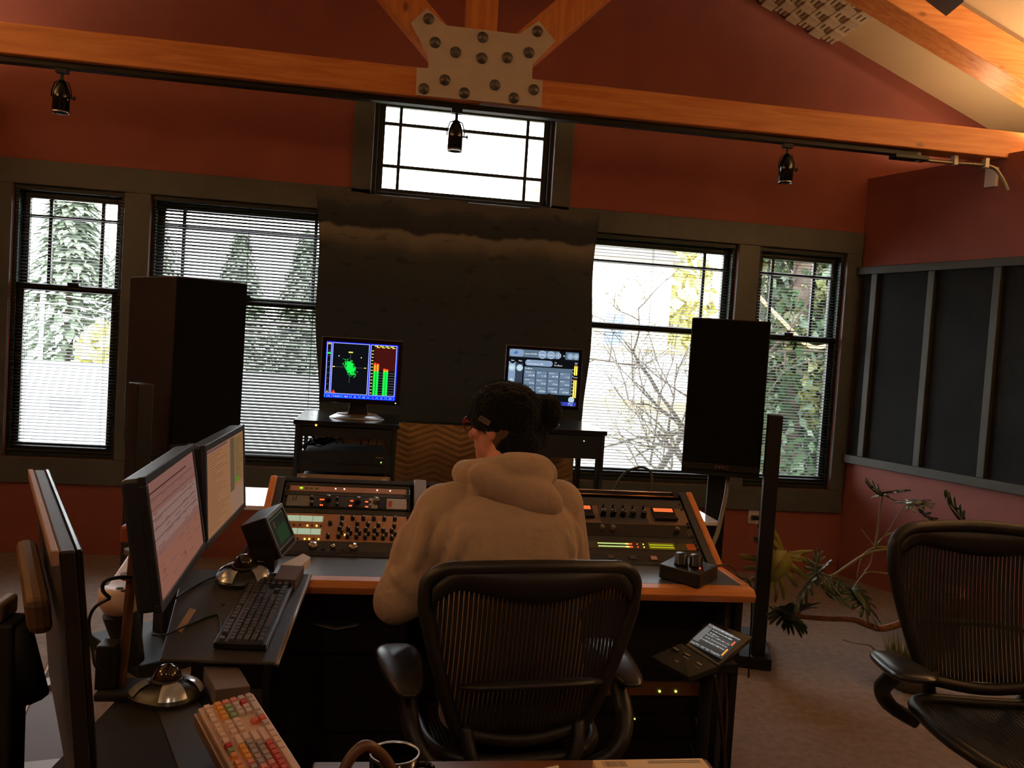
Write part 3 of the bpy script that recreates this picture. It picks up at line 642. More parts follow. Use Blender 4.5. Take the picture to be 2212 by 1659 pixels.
# right: parameter page
X0, X1, Z0, Z1 = .655, 1.092, 1.185, 1.53
t = thing('parameter_monitor', (.87, Y+.03, 1.088), 0, 'flat monitor showing a blue grey parameter page', 'monitor')
obj('housing', MB().bx(X0+.004, X1-.004, Y+.012, Y+.05, Z0+.004, Z1-.004), m_black, t, bev=.006)
frame4(t, X0, X1, Z0, Z1, Y, .02, .016, m_gloss)
obj('bezel_edge', MB().bx(X0, X1, Y-.001, Y+.016, Z1-.002, Z1+.001), m_steel, t)
obj('neck', MB().bx(.83, .92, Y+.03, Y+.07, 1.1, 1.26), m_matte, t, bev=.006); obj('stand_base', MB().lathe([(0, .02), (.1, .02), (.13, .006), (.13, 0), (0, 0)], (.875, Y+.1, 1.088), 32, sy=.8), m_black, t)
sx0, sz0 = X0+.02, Z0+.02; W_, H_ = X1-X0-.04, Z1-Z0-.04
P = Pic(MX(((1,0,0,sx0),(0,0,-1,Y+.0115),(0,1,0,sz0),(0,0,0,1))))
q1 = E_('slate', 86, 106, 124); q2 = E_('paleslate', 128, 148, 176); q3 = E_('darkslate', 52, 60, 76); q4 = E_('button', 176, 200, 214); q5 = E_('tile', 104, 124, 146); q6 = E_('navy', 50, 66, 170)
P.c(blk).r(0, W_, 0, H_)
P.c(q1).r(0, .72*W_, .86*H_, H_).r(.81*W_, W_, .86*H_, H_)
P.c(q2).rr(0, .21*W_, .865*H_, H_, .02).r(0, .1*W_, .14*H_, .77*H_)
P.c(q3).r(.1*W_, .205*W_, .14*H_, .75*H_)
P.c(blk).d(.055*W_, .79*H_, .0165).d(.165*W_, .79*H_, .0165)
P.c(E_('skyblue', 60, 110, 190)).mb.add([(.06*W_, .93*H_, P.z), (.085*W_, .9*H_, P.z), (.13*W_, .935*H_, P.z), (.105*W_, .975*H_, P.z)], [(0,1,2,3)])
P.c(wht).t('System 6000 MKII', .225*W_, .915*H_, .0115, 'L', .8)
for x, r_ in ((.475, .0225), (.60, .0215), (.705, .0165), (.88, .0165), (.965, .0155)): P.c(q4).d(x*W_, .925*H_, r_); P.c(q2).d(x*W_, .925*H_, r_*.86)
for st, x, h in (('Library', .475, .0115), ('Frame', .60, .0115), ('E1', .705, .012), ('E2', .79, .012), ('E3', .88, .012), ('E4', .965, .012)): P.c(wht).t(st, x*W_, .912*H_, h, 'C', .85)
P.c(wht).t('Exit', .055*W_, .778*H_, .0105, 'C').t('Main', .165*W_, .778*H_, .0105, 'C')
P.c(q2).rr(.235*W_, .63*W_, .71*H_, .82*H_, .0155)
P.c(wht).t('Name', .26*W_, .79*H_, .007).t('De-Ess Parametric (MS)', .26*W_, .735*H_, .0115, 'L', .85).t('Algo', .655*W_, .785*H_, .008).t('De-Esser', .655*W_, .73*H_, .0125)
for x, y, st in ((.05, .66, 'Bypass'), (.16, .66, 'Setup'), (.05, .4, 'Focus')): P.c(q4).d(x*W_, y*H_, .0185); P.c(wht).t(st, x*W_, (y-.01)*H_, .008, 'C', .8)
P.c(q1).r(.225*W_, .925*W_, .2*H_, .69*H_); P.c(wht).t('DeEsser', .24*W_, .645*H_, .0125)
for i in range(12):
    c_, r_ = i % 4, i//4; x = .24+.17*c_; y = .50-.14*r_
    P.c(q3).r(x*W_, (x+.158)*W_, y*H_, (y+.125)*H_); P.c(q5).r(x*W_, (x+.147)*W_, y*H_, (y+.12)*H_)
    P.c(wht).t(PARAM[i][0], (x+.006)*W_, (y+.083)*H_, .0078, 'L', .85).t(PARAM[i][1], (x+.138)*W_, (y+.02)*H_, .0125, 'R', .85)
P.c(wht).t('Band 1/2', .42*W_, .14*H_, .009); P.c(q4).d(.93*W_, .12*H_, .0175)
P.c(q6).r(.52*W_, W_, .005*H_, .075*H_); P.c(wht).t('Ratio S', .92*W_, .042*H_, .009, 'C').t('1 : 3.2', .92*W_, .01*H_, .0105, 'C').t('kHz', .74*W_, .015*H_, .01)
for y0_, y1_ in ((.58, .74), (.16, .48)):
    for x in (.945, .972): P.c(yel).r(x*W_, (x+.02)*W_, y0_*H_, y1_*H_); P.c(org).r(x*W_, (x+.02)*W_, (y1_)*H_, (y1_+.015)*H_)
P.c(wht).t('Input', .97*W_, .8*H_, .0085, 'C').t('Output', .97*W_, .53*H_, .0085, 'C').t('L R', .965*W_, .77*H_, .0085, 'C')
for k in range(9): P.c(wht).r(.925*W_, .938*W_, (.16+.065*k)*H_, (.16+.065*k)*H_+.0025)
obj('screen_picture', P.mb, P.mats, t)

# ------------------------------------------------------------------ loudspeakers on stands
m_spk = pm('black_ash_veneer', S(20,19,18), .5, var=.15, vscale=20, stretch=(1,1,.1)); m_grille = pm('black_grille_cloth', S(17,17,17), .9, bump=.3, bscale=500, spec=.1)
m_logo = pm('pink_grey_print', S(150,110,104), .5)
def speaker(cx, cy, zb, ztop, rz, w_, dep, side, label, slabel):
    t = thing('loudspeaker', (cx, cy, zb), rz, label, 'loudspeaker')
    h_ = ztop-zb
    obj('cabinet', MB().bx(-w_/2, w_/2, .012, dep, 0, h_), m_spk, t, bev=.006, local=True)
    obj('grille', MB().bx(-w_/2+.004, w_/2-.004, 0, .014, .035, h_-.004), m_grille, t, bev=.006, local=True)
    obj('lower_baffle', MB().bx(-w_/2+.004, w_/2-.004, .004, .014, 0, .034), m_spk, t, local=True)
    T = MX(((1,0,0,-.03),(0,0,-1,.003),(0,1,0,.008),(0,0,0,1))); mb = MB(T); mb.text('PMC', 0, 0, 0, .024, None, 'L', 1.5); obj('logo', mb, m_logo, t, local=True)
    s_ = thing('loudspeaker_stand', (cx, cy, 0), rz, slabel, 'speaker stand')
    px = side*(w_/2+(.055 if side > 0 else .125))
    obj('top_plate', MB().bx(-w_/2-.0, w_/2+.0, .02, dep-.02, zb-.03, zb), m_matte, s_, bev=.003, local=True)
    obj('post', MB().bx(px-.034, px+.034, -.02, .08, .06, zb+.3), m_spk, s_, bev=.004, local=True)
    obj('post', MB().bx(-.05, .05, dep/2, dep/2+.1, .05, zb-.03), m_matte, s_, bev=.004, local=True)
    obj('base', MB().bx(-w_/2-.12, w_/2+.12, -.06, dep, 0, .06), m_matte, s_, bev=.006, local=True)
    return t
speaker(1.69, 4.1, .965, 1.727, R(-20), .385, .44, 1, 'black loudspeaker standing before the right windows', 'black floor stand under the right loudspeaker')
speaker(-.785, 4.02, .965, 1.735, R(40), .345, .46, -1, 'black loudspeaker standing before the left windows', 'black floor stand under the left loudspeaker')
# white side table seen at both ends of the console
t = thing('white_table', (.5, 4.4, 0), 0, 'white low table top peeking out behind the console', 'table')
obj('table_top', MB().bx(-.74, 1.68, 4.02, 4.5, .70, .72), pm('white_gloss_laminate', S(236,236,238), .12), t, bev=.004)
for x in (-.38, 1.2):
    for y in (4.08, 4.44): obj('leg', MB().bx(x, x+.04, y, y+.04, 0, .70), m_matte, t)

# ================================================================== CONSOLE
DZ = .735; SO = V((0, 3.075, DZ)); SANG = math.atan2(.205, .375); SLEN = .43
SE = V((0, math.cos(SANG), math.sin(SANG))); SN = V((0, -math.sin(SANG), math.cos(SANG)))
T_S = MX(((1, 0, 0, 0), (0, SE.y, SN.y, SO.y), (0, SE.z, SN.z, SO.z), (0, 0, 0, 1)))
def onS(x, y): p = onP(x, y, SO, SN); return p.x, (p-SO).dot(SE)
CX0, CX1 = -.425, 1.305
m_edge = wood('honey_wood_edge', S(196,120,58), S(216,142,76), 9)
m_edgey = wood('honey_wood_side', S(196,120,58), S(216,142,76), 9, 'y')
m_desk = pm('blue_grey_laminate', S(86,92,100), .32, var=.03)
m_panel = pm('dark_rack_panel', S(46,47,50), .45, var=.06)
m_vent = pm('grey_vent_strip', S(70,70,72), .5)
co = thing('mixing_desk', (.44, 3.1, 0), 0, 'wide mixing desk with honey wood edge and sloped equipment bays', 'desk')
obj('desk_top', MB().bx(CX0+.03, CX1-.03, 2.83, 3.08, DZ-.03, DZ), m_desk, co, bev=.002)
ed = MB(); prof = [(2.775, DZ-.045), (2.765, DZ-.02), (2.785, DZ-.002), (2.83, DZ+.001), (2.83, DZ-.045)]
ed.prism(prof, CX0, CX1, 'x'); obj('front_edge', ed, m_edge, co, bev=.003)
for x0 in (CX0, CX1-.03): obj('side_edge', MB().bx(x0, x0+.03, 2.83, 3.085, DZ-.045, DZ+.003), m_edgey, co, bev=.003)
for x0, x1, sg in ((CX0, CX0+.026, 1), (CX1-.026, CX1, -1)):
    sd = MB(T_S); sd.bx(x0, x1, -.005, SLEN+.01, -.05, .014); obj('cheek', sd, m_edgey, co, bev=.006)
    sd = MB(T_S); a = x1 if sg > 0 else x0-.03; sd.bx(a, a+.03, -.005, SLEN+.01, -.04, .008); obj('cheek_trim', sd, pm('slate_trim', S(58,62,68), .4), co, bev=.003)
    obj('side_panel', MB().prism([(2.87, .0), (3.52, 0), (3.52, .90), (3.44, .905), (3.08, .70), (2.87, .69)], x0, x1, 'x'), m_matte, co)
BAYS = [(-.362, .121), (.1985, .6815), (.759, 1.242)]
for x0, x1 in ((.124, .196), (.684, .756)):
    sd = MB(T_S); sd.bx(x0+.012, x1-.012, 0, SLEN+.01, -.04, .02); obj('divider', sd, pm('silver_grey_divider', S(152,156,164), .35, .4), co, bev=.003)
obj('bay_floor', MB(T_S).bx(CX0+.03, CX1-.03, 0, SLEN, -.052, -.042), m_matte, co)
obj('lip', MB(T_S).bx(CX0+.056, CX1-.056, 0, .02, -.04, .004), m_panel, co, bev=.002)
obj('rear_ridge', MB(T_S).bx(CX0+.03, CX1-.03, SLEN-.012, SLEN+.012, -.05, .006), m_matte, co, bev=.002)
obj('back_panel', MB().bx(CX0, CX1, 3.46, 3.48, .1, .93), m_matte, co)
for x0, x1 in ((CX0+.03, .13), (.72, CX1-.05)): obj('pedestal', MB().bx(x0, x1, 3.0, 3.46, .0, .69), m_matte, co, bev=.003)
for z0, z1 in ((.42, .68), (.14, .41)): obj('drawer_front', MB().bx(CX0+.04, .12, 2.985, 3.0, z0, z1), m_matte, co, bev=.003)
obj('modesty_panel', MB().bx(CX0+.03, CX1-.05, 3.25, 3.27, .0, .70), m_matte, co)
obj('pedestal_side', MB().bx(CX1-.05, CX1-.03, 2.9, 3.46, .02, .69), pm('painted_lit_side', S(92,88,84), .55), co)  # grey tone paints in the light falling on the pedestal side
hd = MB(); hd.prism([(-.2, .53), (-.12, .515), (-.04, .53), (-.05, .524), (-.12, .508), (-.19, .524)], 2.965, 2.985); obj('pull_handle', hd, m_silver, co)
m_knob = pm('black_knob', S(26,24,23), .35); m_knobcap = pm('grey_knob_cap', S(120,116,112), .4, .5)
def kn(r, h, n=16):
    mb = MB(); mb.lathe([(r, 0), (r, h*.82), (r*.9, h), (0, h)], n=n); mb.bx(-r*.09, r*.09, r*.15, r*.92, h, h+r*.05, 1); return mb.mesh('knob', [m_knob, m_white])
KN = {}
def knob(par, X, s, r, h, rot=0, base=.003, mats=None):
    k = (r, h, mats and mats.name)
    if k not in KN:
        KN[k] = kn(r, h)
        if mats: KN[k].materials[0] = mats
    return link('knob', KN[k], par, PM[par.name].inverted() @ T_S @ MX.Translation((X, s, base)) @ MX.Rotation(rot, 4, 'Z'))
def unit(name, bay, s0, s1, mat_, label, inset=0, th=.003):
    x0, x1 = BAYS[bay]; t = thing(name, T_S @ V(((x0+x1)/2, s0, 0)), 0, label, 'rack unit', 'rack units in the mixing desk')
    obj('faceplate', MB(T_S).bx(x0+inset, x1-inset, s0, s1, -.002, th), mat_, t, bev=.001)
    obj('chassis', MB(T_S).bx(x0+.02, x1-.02, s0+.002, s1-.002, -.04, -.002), m_matte, t)
    if inset:
        for a in (x0, x1-inset): obj('rack_ear', MB(T_S).bx(a, a+inset, s0, s1, -.002, th), m_silver, t)
    for X in (x0+.009, x1-.009):
        for s_ in ((s0+.008, s1-.008) if s1-s0 > .03 else ((s0+s1)/2,)):
            obj('screw', MB(T_S).cyl((X, s_, th), (X, s_, th+.006), .0055, 10), m_knob, t)
    return t
def vent(bay, s0, s1, label):
    x0, x1 = BAYS[bay]; t = thing('vent_panel', T_S @ V(((x0+x1)/2, s0, 0)), 0, label, 'vent panel', 'blank panels in the mixing desk')
    obj('panel', MB(T_S).bx(x0, x1, s0, s1, -.004, .0), m_panel, t)
    mb = MB(T_S); n = 66
    for i in range(n): xx = x0+.02+(x1-x0-.04)*i/n; mb.bx(xx, xx+.0045, s0+.003, s1-.003, 0, .002)
    o = obj('louvres', mb, m_vent, t); o['kind'] = 'stuff'
    return t
def blank(bay, s0, s1, label, mat_=None):
    x0, x1 = BAYS[bay]; t = thing('rack_blank', T_S @ V(((x0+x1)/2, s0, 0)), 0, label, 'blank panel', 'blank panels in the mixing desk')
    obj('panel', MB(T_S).bx(x0, x1, s0, s1, -.003, .002), mat_ or m_panel, t, bev=.001)
    for X in (x0+.009, x1-.009): obj('screw', MB(T_S).cyl((X, (s0+s1)/2, .002), (X, (s0+s1)/2, .006), .004, 8), m_knob, t)
    return t
sy = lambda x, y: onS(x, y)[1]
# ---- left bay
L = lambda y: sy(730, y)
s_top = min(L(1044), SLEN-.014)
vent(0, L(1052.5)+.0005, s_top, 'ribbed vent strip along the top of the left desk bay')
s1, s0 = L(1053), L(1064)
m_pinklit = pm('rose_lit_aluminium', S(206,168,156), .3, .55)  # pink light on plain silver is put into the metal colour
t = unit('clock_unit', 0, s0, s1, m_pinklit, 'slim silver rack unit with pink light painted in and four small green buttons', .018)
for i, x in enumerate((651, 662, 673, 685)):
    X, s_ = onS(x, 1055.5); obj('button', MB(T_S).bx(X-.006, X+.006, (s0+s1)/2-.004, (s0+s1)/2+.004, .003, .0055), em('lit_lime_button', S(170,225,50), 1.1) if i == 0 else pm('green_button', S(90,140,70), .4), t)
X, _ = onS(622, 1053); obj('power_switch', MB(T_S).bx(X-.008, X+.008, (s0+s1)/2-.008, (s0+s1)/2+.008, .003, .008), m_black, t)
for x in (725, 744, 815, 843):
    X, _ = onS(x, 1057); obj('indicator', MB(T_S).cyl((X, (s0+s1)/2+.003, .003), (X, (s0+s1)/2+.003, .005), .0025, 8), m_white_led, t)
vent(0, L(1073)+.0005, s0-.001, 'narrow ribbed vent strip under the slim silver unit')
s1, s0 = L(1073.5), L(1100)
t = unit('module_rack', 0, s0, s1, m_matte, 'rack of small processor modules with red number displays')
hh = s1-s0
m_mod = pm('grey_module_face', S(128,128,128), .4, .3); m_modd = pm('dark_module_face', S(52,50,50), .45); m_modl = pm('light_module_face', S(176,172,168), .4, .3)
x0, x1 = BAYS[0]
segs = [(.03, .22, m_mod), (.22, .31, m_modd), (.31, .57, m_modd), (.57, .67, m_modd), (.67, .745, m_modl), (.745, .81, m_matte), (.81, .975, m_modl)]
for i, (a, b, mm) in enumerate(segs):
    obj('module', MB(T_S).bx(x0+a*.483+.001, x0+b*.483-.001, s0+.006, s1-.006, .003, .006), mm, t, bev=.0008)
def seg7(par, X, s_, st):
    obj('display_window', MB(T_S).bx(X-.003, X+.024, s_-.002, s_+.013, .006, .0065), m_black, par)
    mb = MB(T_S); mb.text(st, X, s_, .0068, .0145, None, 'L', .9); obj('display', mb, m_disp, par)
m_disp = em('red_number_display', (1, .1, .02, 1), 3.2)
for x, y, st in ((690, 1083.5, '888'), (690, 1095.5, '88'), (756, 1086.5, '88'), (753, 1097, '88'), (788, 1088.5, '88'), (788, 1099.5, '88')):
    X, s_ = onS(x, y); seg7(t, X, max(s_, s0+.008), st)
for x, y, r_, h_ in ((708, 1083, .0135, .02), (773, 1088, .0125, .022), (812, 1089, .0125, .022), (673, 1080, .008, .012), (673, 1092, .008, .012), (728, 1081, .006, .01), (728, 1094, .006, .01)):
    X, s_ = onS(x, y); knob(t, X, min(max(s_, s0+.016), s1-.014), r_, h_, .4, .006, m_knobcap if r_ > .01 and x == 812 else None)
for k in range(5):
    for j in range(2): X, s_ = onS(634+6*j, 1078); obj('button', MB(T_S).bx(X-.0016, X+.0016, s1-.014-.006*k, s1-.0115-.006*k, .006, .0075), m_black, t)
X, _ = onS(840, 1088); obj('red_graph', MB(T_S).bx(X-.002, X+.012, s0+.016, s1-.02, .0062, .0066), em('faint_red_graph', (1, .15, .08, 1), .12), t)
vent(0, L(1112)+.0005, s0-.001, 'ribbed vent strip above the beige compressor')
s1, s0 = L(1112.5), L(1170.5)
m_rosegold = pm('rose_beige_aluminium', S(204,158,122), .35, .35)
t = unit('beige_compressor', 0, s0, s1, m_rosegold, 'large rose-beige compressor with black knobs and two pale green meters', .012)
m_vu = em('pale_green_meter', S(190,205,170), .62)
for y0_, y1_ in ((1117.5, 1129), (1145, 1157)):
    xa = x0+.03; xb = onS(697, 1122)[0] if y0_ < 1130 else onS(692, 1150)[0]; sa, sb = sy(700, y1_), sy(700, y0_)
    obj('meter_bezel', MB(T_S).bx(xa-.004, xb+.004, sa-.003, sb+.003, .003, .0042), m_white, t); obj('meter', MB(T_S).bx(xa, xb, sa, sb, .0042, .0052), m_vu, t)
    for f_ in (.35, .72): obj('meter_needle', MB(T_S).bx(xa+(xb-xa)*f_, xa+(xb-xa)*f_+.0012, sa, sb, .0052, .0056), m_black, t)
for x, y in ((664, 1137), (684, 1137.5), (658, 1166), (668, 1166), (688, 1166.5), (745, 1157)):
    X, s_ = onS(x, y); obj('indicator', MB(T_S).cyl((X, s_, .003), (X, s_, .006), .003, 8), m_amber_led, t)
for x, y in ((635, 1136), (648, 1136), (674, 1137), (693, 1138), (643, 1165), (677, 1166)): X, s_ = onS(x, y); obj('switch', MB(T_S).bx(X-.003, X+.003, s_-.003, s_+.003, .003, .007), m_knob, t)
rowk = [[(713, 1135), (713-5, 1163)], [(739+22.7*i, 1123.5+.5*i) for i in range(6)], [(737.5, 1136), (771.5, 1137), (794.5, 1138), (817, 1139.5), (851, 1142)],
        [(733+18.8*i, 1147+.8*i) for i in range(7)], [(738+19.2*i, 1155.5+.7*i) for i in range(7)], [(731+19.2*i, 1163+.75*i) for i in range(7)]]
for ri, row in enumerate(rowk):
    for x, y in row:
        X, s_ = onS(x, y); r_ = .0078 if ri != 4 else .006
        knob(t, X, min(max(s_, s0+.01), s1-.008), r_, .017 if ri != 4 else .019, random.uniform(-2.2, 2.2))
s1, s0 = L(1171.5), L(1201)
t = unit('monitor_controller', 0, max(s0, .021), s1, pm('dark_grey_steel', S(74,76,80), .4, .3), 'dark rack unit with three bright silver dials')
s0 = max(s0, .021)
m_dial = pm('turned_silver_dial', S(205,196,186), .22, 1)
for x, y, r_ in ((676, 1184, .0155), (719, 1187.5, .009), (763, 1187, .0155)):
    X, s_ = onS(x, y); s_ = min(max(s_, s0+.018), s1-.012); mb = MB(T_S @ MX.Translation((X, s_, .003))); mb.lathe([(r_, 0), (r_, .016), (r_*.92, .018), (0, .0195)], n=28); obj('dial', mb, m_dial, t)
for x in (697, 739): X, s_ = onS(x, 1194); obj('button', MB(T_S).bx(X-.006, X+.006, s0+.008, s0+.013, .003, .0055), m_black, t)
X, _ = onS(780, 1190); obj('grey_inset', MB(T_S).bx(X, BAYS[0][1]-.02, s0+.005, s0+.022, .003, .004), m_vent, t)
# ---- centre bay
for i, (a, b) in enumerate(((.36, .415), (.30, .357), (.21, .297), (.12, .207), (.022, .117))):
    t = unit('centre_unit', 1, a, b, [pm('cream_steel', S(190,176,156), .4, .3), m_panel, m_vent, m_panel, m_vent][i], ['cream rack unit in the centre bay beside the silver divider', 'second rack unit down in the centre bay, behind the hoodie', 'third rack unit down in the centre bay, behind the hoodie', 'fourth rack unit down in the centre bay, behind the hoodie', 'lowest rack unit in the centre bay, behind the hoodie'][i], .018 if i == 0 else 0)
    for k in range(4): knob(t, .26+.11*k, (a+b)/2, .009, .016, k)
# ---- right bay
Rr = lambda y: sy(1400, y)
x0, x1 = BAYS[2]
t = thing('brass_rails', T_S @ V((1.0, SLEN-.02, 0)), 0, 'pair of thin brass rails along the top of the right desk bay', 'rail')
m_brass = pm('brass_rod', S(190,140,92), .3, .9)
for s_ in (SLEN-.004, SLEN-.03): obj('rail', MB(T_S).tube([(x0+.005, s_, .012), (x1-.02, s_, .012)], .0032, 8), m_brass, t)
for X in (x0+.01, x1-.02): obj('rail_end', MB(T_S).bx(X-.008, X+.012, SLEN-.036, SLEN+.002, 0, .016), m_knob, t)
s1, s0 = SLEN-.038, Rr(1097)
blank(2, s0, s1, 'plain slate blank panel at the top of the right desk bay', pm('slate_blank', S(66,68,74), .5))
s1, s0 = s0-.001, Rr(1134)
t = unit('orange_display_unit', 2, s0, s1, pm('taupe_steel', S(138,116,104), .4, .3), 'taupe rack unit with two orange displays and five tall knobs')
hh = s1-s0
obj('grey_band', MB(T_S).bx(onS(1295, 1115)[0], onS(1398, 1120)[0], s0+.004, s1-.004, .003, .0042), m_vent, t)
m_odisp = em('orange_lcd', (1, .19, .05, 1), .8)
for xa, xb in ((x0+.05, onS(1276, 1108)[0]), (onS(1412, 1112)[0], onS(1453, 1112)[0])):
    obj('display_hood', MB(T_S).bx(xa-.006, xb+.008, s0+.022, s1-.006, .003, .012), m_knob, t, bev=.002)
    obj('display', MB(T_S).bx(xa, xb, s1-.036, s1-.014, .012, .0125), m_odisp, t); obj('display_ledge', MB(T_S).bx(xa-.006, xb+.008, s0+.02, s0+.032, .012, .02), m_black, t, bev=.002)
for i, x in enumerate((1303, 1324, 1345, 1366, 1389)):
    X, s_ = onS(x, 1118); knob(t, X, s0+hh*.42, .0115, .03, random.uniform(-1, 1)); obj('switch_lever', MB(T_S).cyl((X+.004, s0+hh*.75, .004), (X+.005, s0+hh*.78, .03), .004, 8), m_knob, t)
s1, s0 = s0-.001, Rr(1161)
t = unit('dark_limiter', 2, s0, s1, pm('smoked_black_panel', S(38,36,38), .3), 'smoky black rack unit with three worn grey knobs')
for x in (1300, 1323, 1460): X, s_ = onS(x, 1148); knob(t, X, (s0+s1)/2-.004, .0095, .022, .5, .003, pm('worn_taupe_knob', S(104,90,78), .5))
for k in range(14):
    X = x0+.1+.022*k; obj('legend', MB(T_S).bx(X, X+.009, s0+.014+.006*(k % 2), s0+.0152+.006*(k % 2), .003, .0033), m_vent, t)
for k in range(5): obj('small_screw', MB(T_S).cyl((x1-.012-.012*(k % 2), s0+.006+.009*k, .003), (x1-.012-.012*(k % 2), s0+.006+.009*k, .006), .003, 8), m_silver, t)
blank(2, Rr(1172.5), s0-.001, 'narrow blank panel above the meter unit')
s1, s0 = Rr(1173), Rr(1188.5)
t = unit('level_meter_unit', 2, s0, s1, pm('olive_meter_panel', S(72,72,36), .45), 'olive level meter with rows of green, amber and red lights')
md = MB().lathe([(.0022, 0), (.0022, .0015), (0, .002)], n=6)
ms = {c: None for c in 'gar'}
for c, mm in (('g', em('green_dot', S(190,215,130), 1.0)), ('a', m_amber_led), ('r', m_red_led)): ms[c] = MB().lathe([(.0026, 0), (.0026, .0015), (0, .002)], n=6).mesh('meter_light', mm)
xa, xb = x0+.08, onS(1366, 1178)[0]; n_ = 40
inv = PM[t.name].inverted() @ T_S
for k in range(n_):
    for j in range(2):
        link('meter_light', ms['g' if k < 32 else 'a' if k < 36 else 'r'], t, inv @ MX.Translation((xa+(xb-xa)*k/n_, s0+(s1-s0)*(.3+.4*j), .003)))
for x, c in ((1377, 'r'), (1390, 'a')):
    X, _ = onS(x, 1180)
    for j in range(2): link('meter_light', ms[c], t, inv @ MX.Translation((X, s0+(s1-s0)*(.3+.4*j), .003)))
X0_, X1_ = onS(1401, 1180)[0], onS(1456, 1181)[0]
obj('display', MB(T_S).bx(X0_, X1_, s0+.002, s1-.002, .003, .0045), pm('dull_olive_lcd', S(110,96,22), .4, emit=S(120,110,20), es=.25), t)
for f_ in (.3, .62): obj('display_bar', MB(T_S).bx(X0_+.003, X1_-.004, s0+(s1-s0)*f_-.002, s0+(s1-s0)*f_+.003, .0045, .005), em('lime_bar', S(165,175,30), 1), t)
X, _ = onS(1500, 1183); obj('orange_badge', MB(T_S).bx(x1-.05, x1-.015, s0+.003, s1-.002, .003, .004), pm('orange_print', S(190,96,40), .5), t)
blank(2, Rr(1202), s0-.001, 'blank panel below the meter unit')
s1, s0 = Rr(1202.5), .021
t = unit('switch_unit', 2, s0, max(s1, s0+.022), m_panel, 'lowest black rack unit of the right bay with pale square keys')
s1 = max(s1, s0+.022)
for x, mm in ((1320, m_vent), (1367, m_vent), (1412, pm('rose_key', S(190,150,136), .5))): X, _ = onS(x, 1208); obj('square_key', MB(T_S).bx(X-.012, X+.012, s0+.004, s1-.003, .003, .008), mm, t, bev=.001)
# ---- things on the desk
pz = DZ+.052
qs = [onZ(1425, 1218, pz), onZ(1465, 1196, pz), onZ(1551, 1222, pz), onZ(1512, 1241, pz)]
ctr = sum(qs, V())/4
rc = thing('remote_control_box', (ctr.x, ctr.y, DZ), 0, 'black desktop controller box with two fat knobs and red light', 'controller')
hx = MB(); hx.hexa([(q.x, q.y, DZ+.004) for q in qs][::-1], [(q.x, q.y, pz-(.028 if i in (0, 3) else 0)*0) for i, q in enumerate(qs)][::-1]); obj('case', hx, m_black, rc, bev=.003)
for x, y in ((1471, 1220), (1503, 1224)):
    p = onZ(x, y, pz); obj('knob', MB().lathe([(.024, 0), (.0245, .006), (.023, .008), (.022, .04), (.019, .043), (0, .043)], p, 28), m_knob, rc)
p = onZ(1512, 1228, pz); obj('red_light', MB().lathe([(.003, 0), (.003, .003), (0, .003)], p, 8), m_red_led, rc)
p = onZ(1536, 1221, pz); obj('badge', MB().bx(p.x-.012, p.x+.012, p.y-.004, p.y+.004, pz, pz+.001), m_silver, rc)
obj('feet', MB().box((ctr.x-.05, ctr.y, DZ+.002), (.02, .02, .004)).box((ctr.x+.05, ctr.y, DZ+.002), (.02, .02, .004)), m_rubber, rc)
obj('lead', MB().tube(smooth([(qs[2].x, qs[2].y+.01, DZ+.05), (qs[2].x+.06, qs[2].y+.03, DZ+.045), (CX1-.01, qs[2].y+.0, DZ+.012), (CX1+.02, qs[2].y-.04, DZ-.02), (CX1+.03, qs[2].y-.05, .4)], 6), .003, 6), m_rubber, rc)
# looped cable standing up behind the right bay
lo = [onY(1325, 1070, 3.5), onY(1332, 1045, 3.52), onY(1352, 1020, 3.54), onY(1385, 1009, 3.55), onY(1405, 1020, 3.54), onY(1409, 1045, 3.52), onY(1407, 1072, 3.5)]
obj('looped_cable', MB().tube(smooth(lo, 8), .0055, 8), pm('green_black_cable', S(40,44,34), .5), None, 'dark cable looping up behind the right desk bay', 'cable', origin=lo[0])
lo = [onY(1572, 1030, 4.2), onY(1570, 1060, 4.1), onY(1562, 1100, 4.05), onY(1550, 1150, 4.0), onY(1535, 1190, 3.95), onY(1520, 1240, 3.9)]
obj('speaker_cable', MB().tube(smooth(lo, 6), .011, 8), pm('grey_clear_cable', S(120,118,112), .4), None, 'grey cable hanging from the right loudspeaker', 'cable', origin=lo[0])
# touch remote below the right front corner
p0, p1, p2, p3 = onY(1530, 1340, 2.78), onY(1628, 1376, 2.76), onY(1553, 1438, 2.56), onY(1480, 1392, 2.60)
nrm = (p1-p0).cross(p3-p0).normalized()
if nrm.z < 0: nrm = -nrm
tr_ = thing('touch_remote', (1.14, 2.68, .5), 0, 'black tilted touch remote with a lit parameter page', 'remote')
mb = MB(); dn = nrm*-.022; mb.hexa([p+dn for p in (p0, p3, p2, p1)], [p0, p3, p2, p1]); obj('screen_case', mb, m_black, tr_, bev=.004)
ux = (p1-p0); vx_ = (p3-p0); 
def tp(u, v): return p0+ux*u+vx_*v
SCR = [onP(1533, 1347, p0, nrm), onP(1601, 1381, p0, nrm), onP(1555, 1422, p0, nrm), onP(1487, 1388, p0, nrm)]
ex = (SCR[1]-SCR[0]); ey = (SCR[0]-SCR[3]); o_ = SCR[3]; Wr, Hr = ex.length, ey.length; ex.normalize(); ey.normalize()
T = MX(((ex.x, ey.x, nrm.x, o_.x), (ex.y, ey.y, nrm.y, o_.y), (ex.z, ey.z, nrm.z, o_.z), (0, 0, 0, 1)))
P = Pic(T); P.z = .0006; dk = E_('remote_dark', 58, 54, 50); md_ = E_('remote_mid', 104, 100, 98)
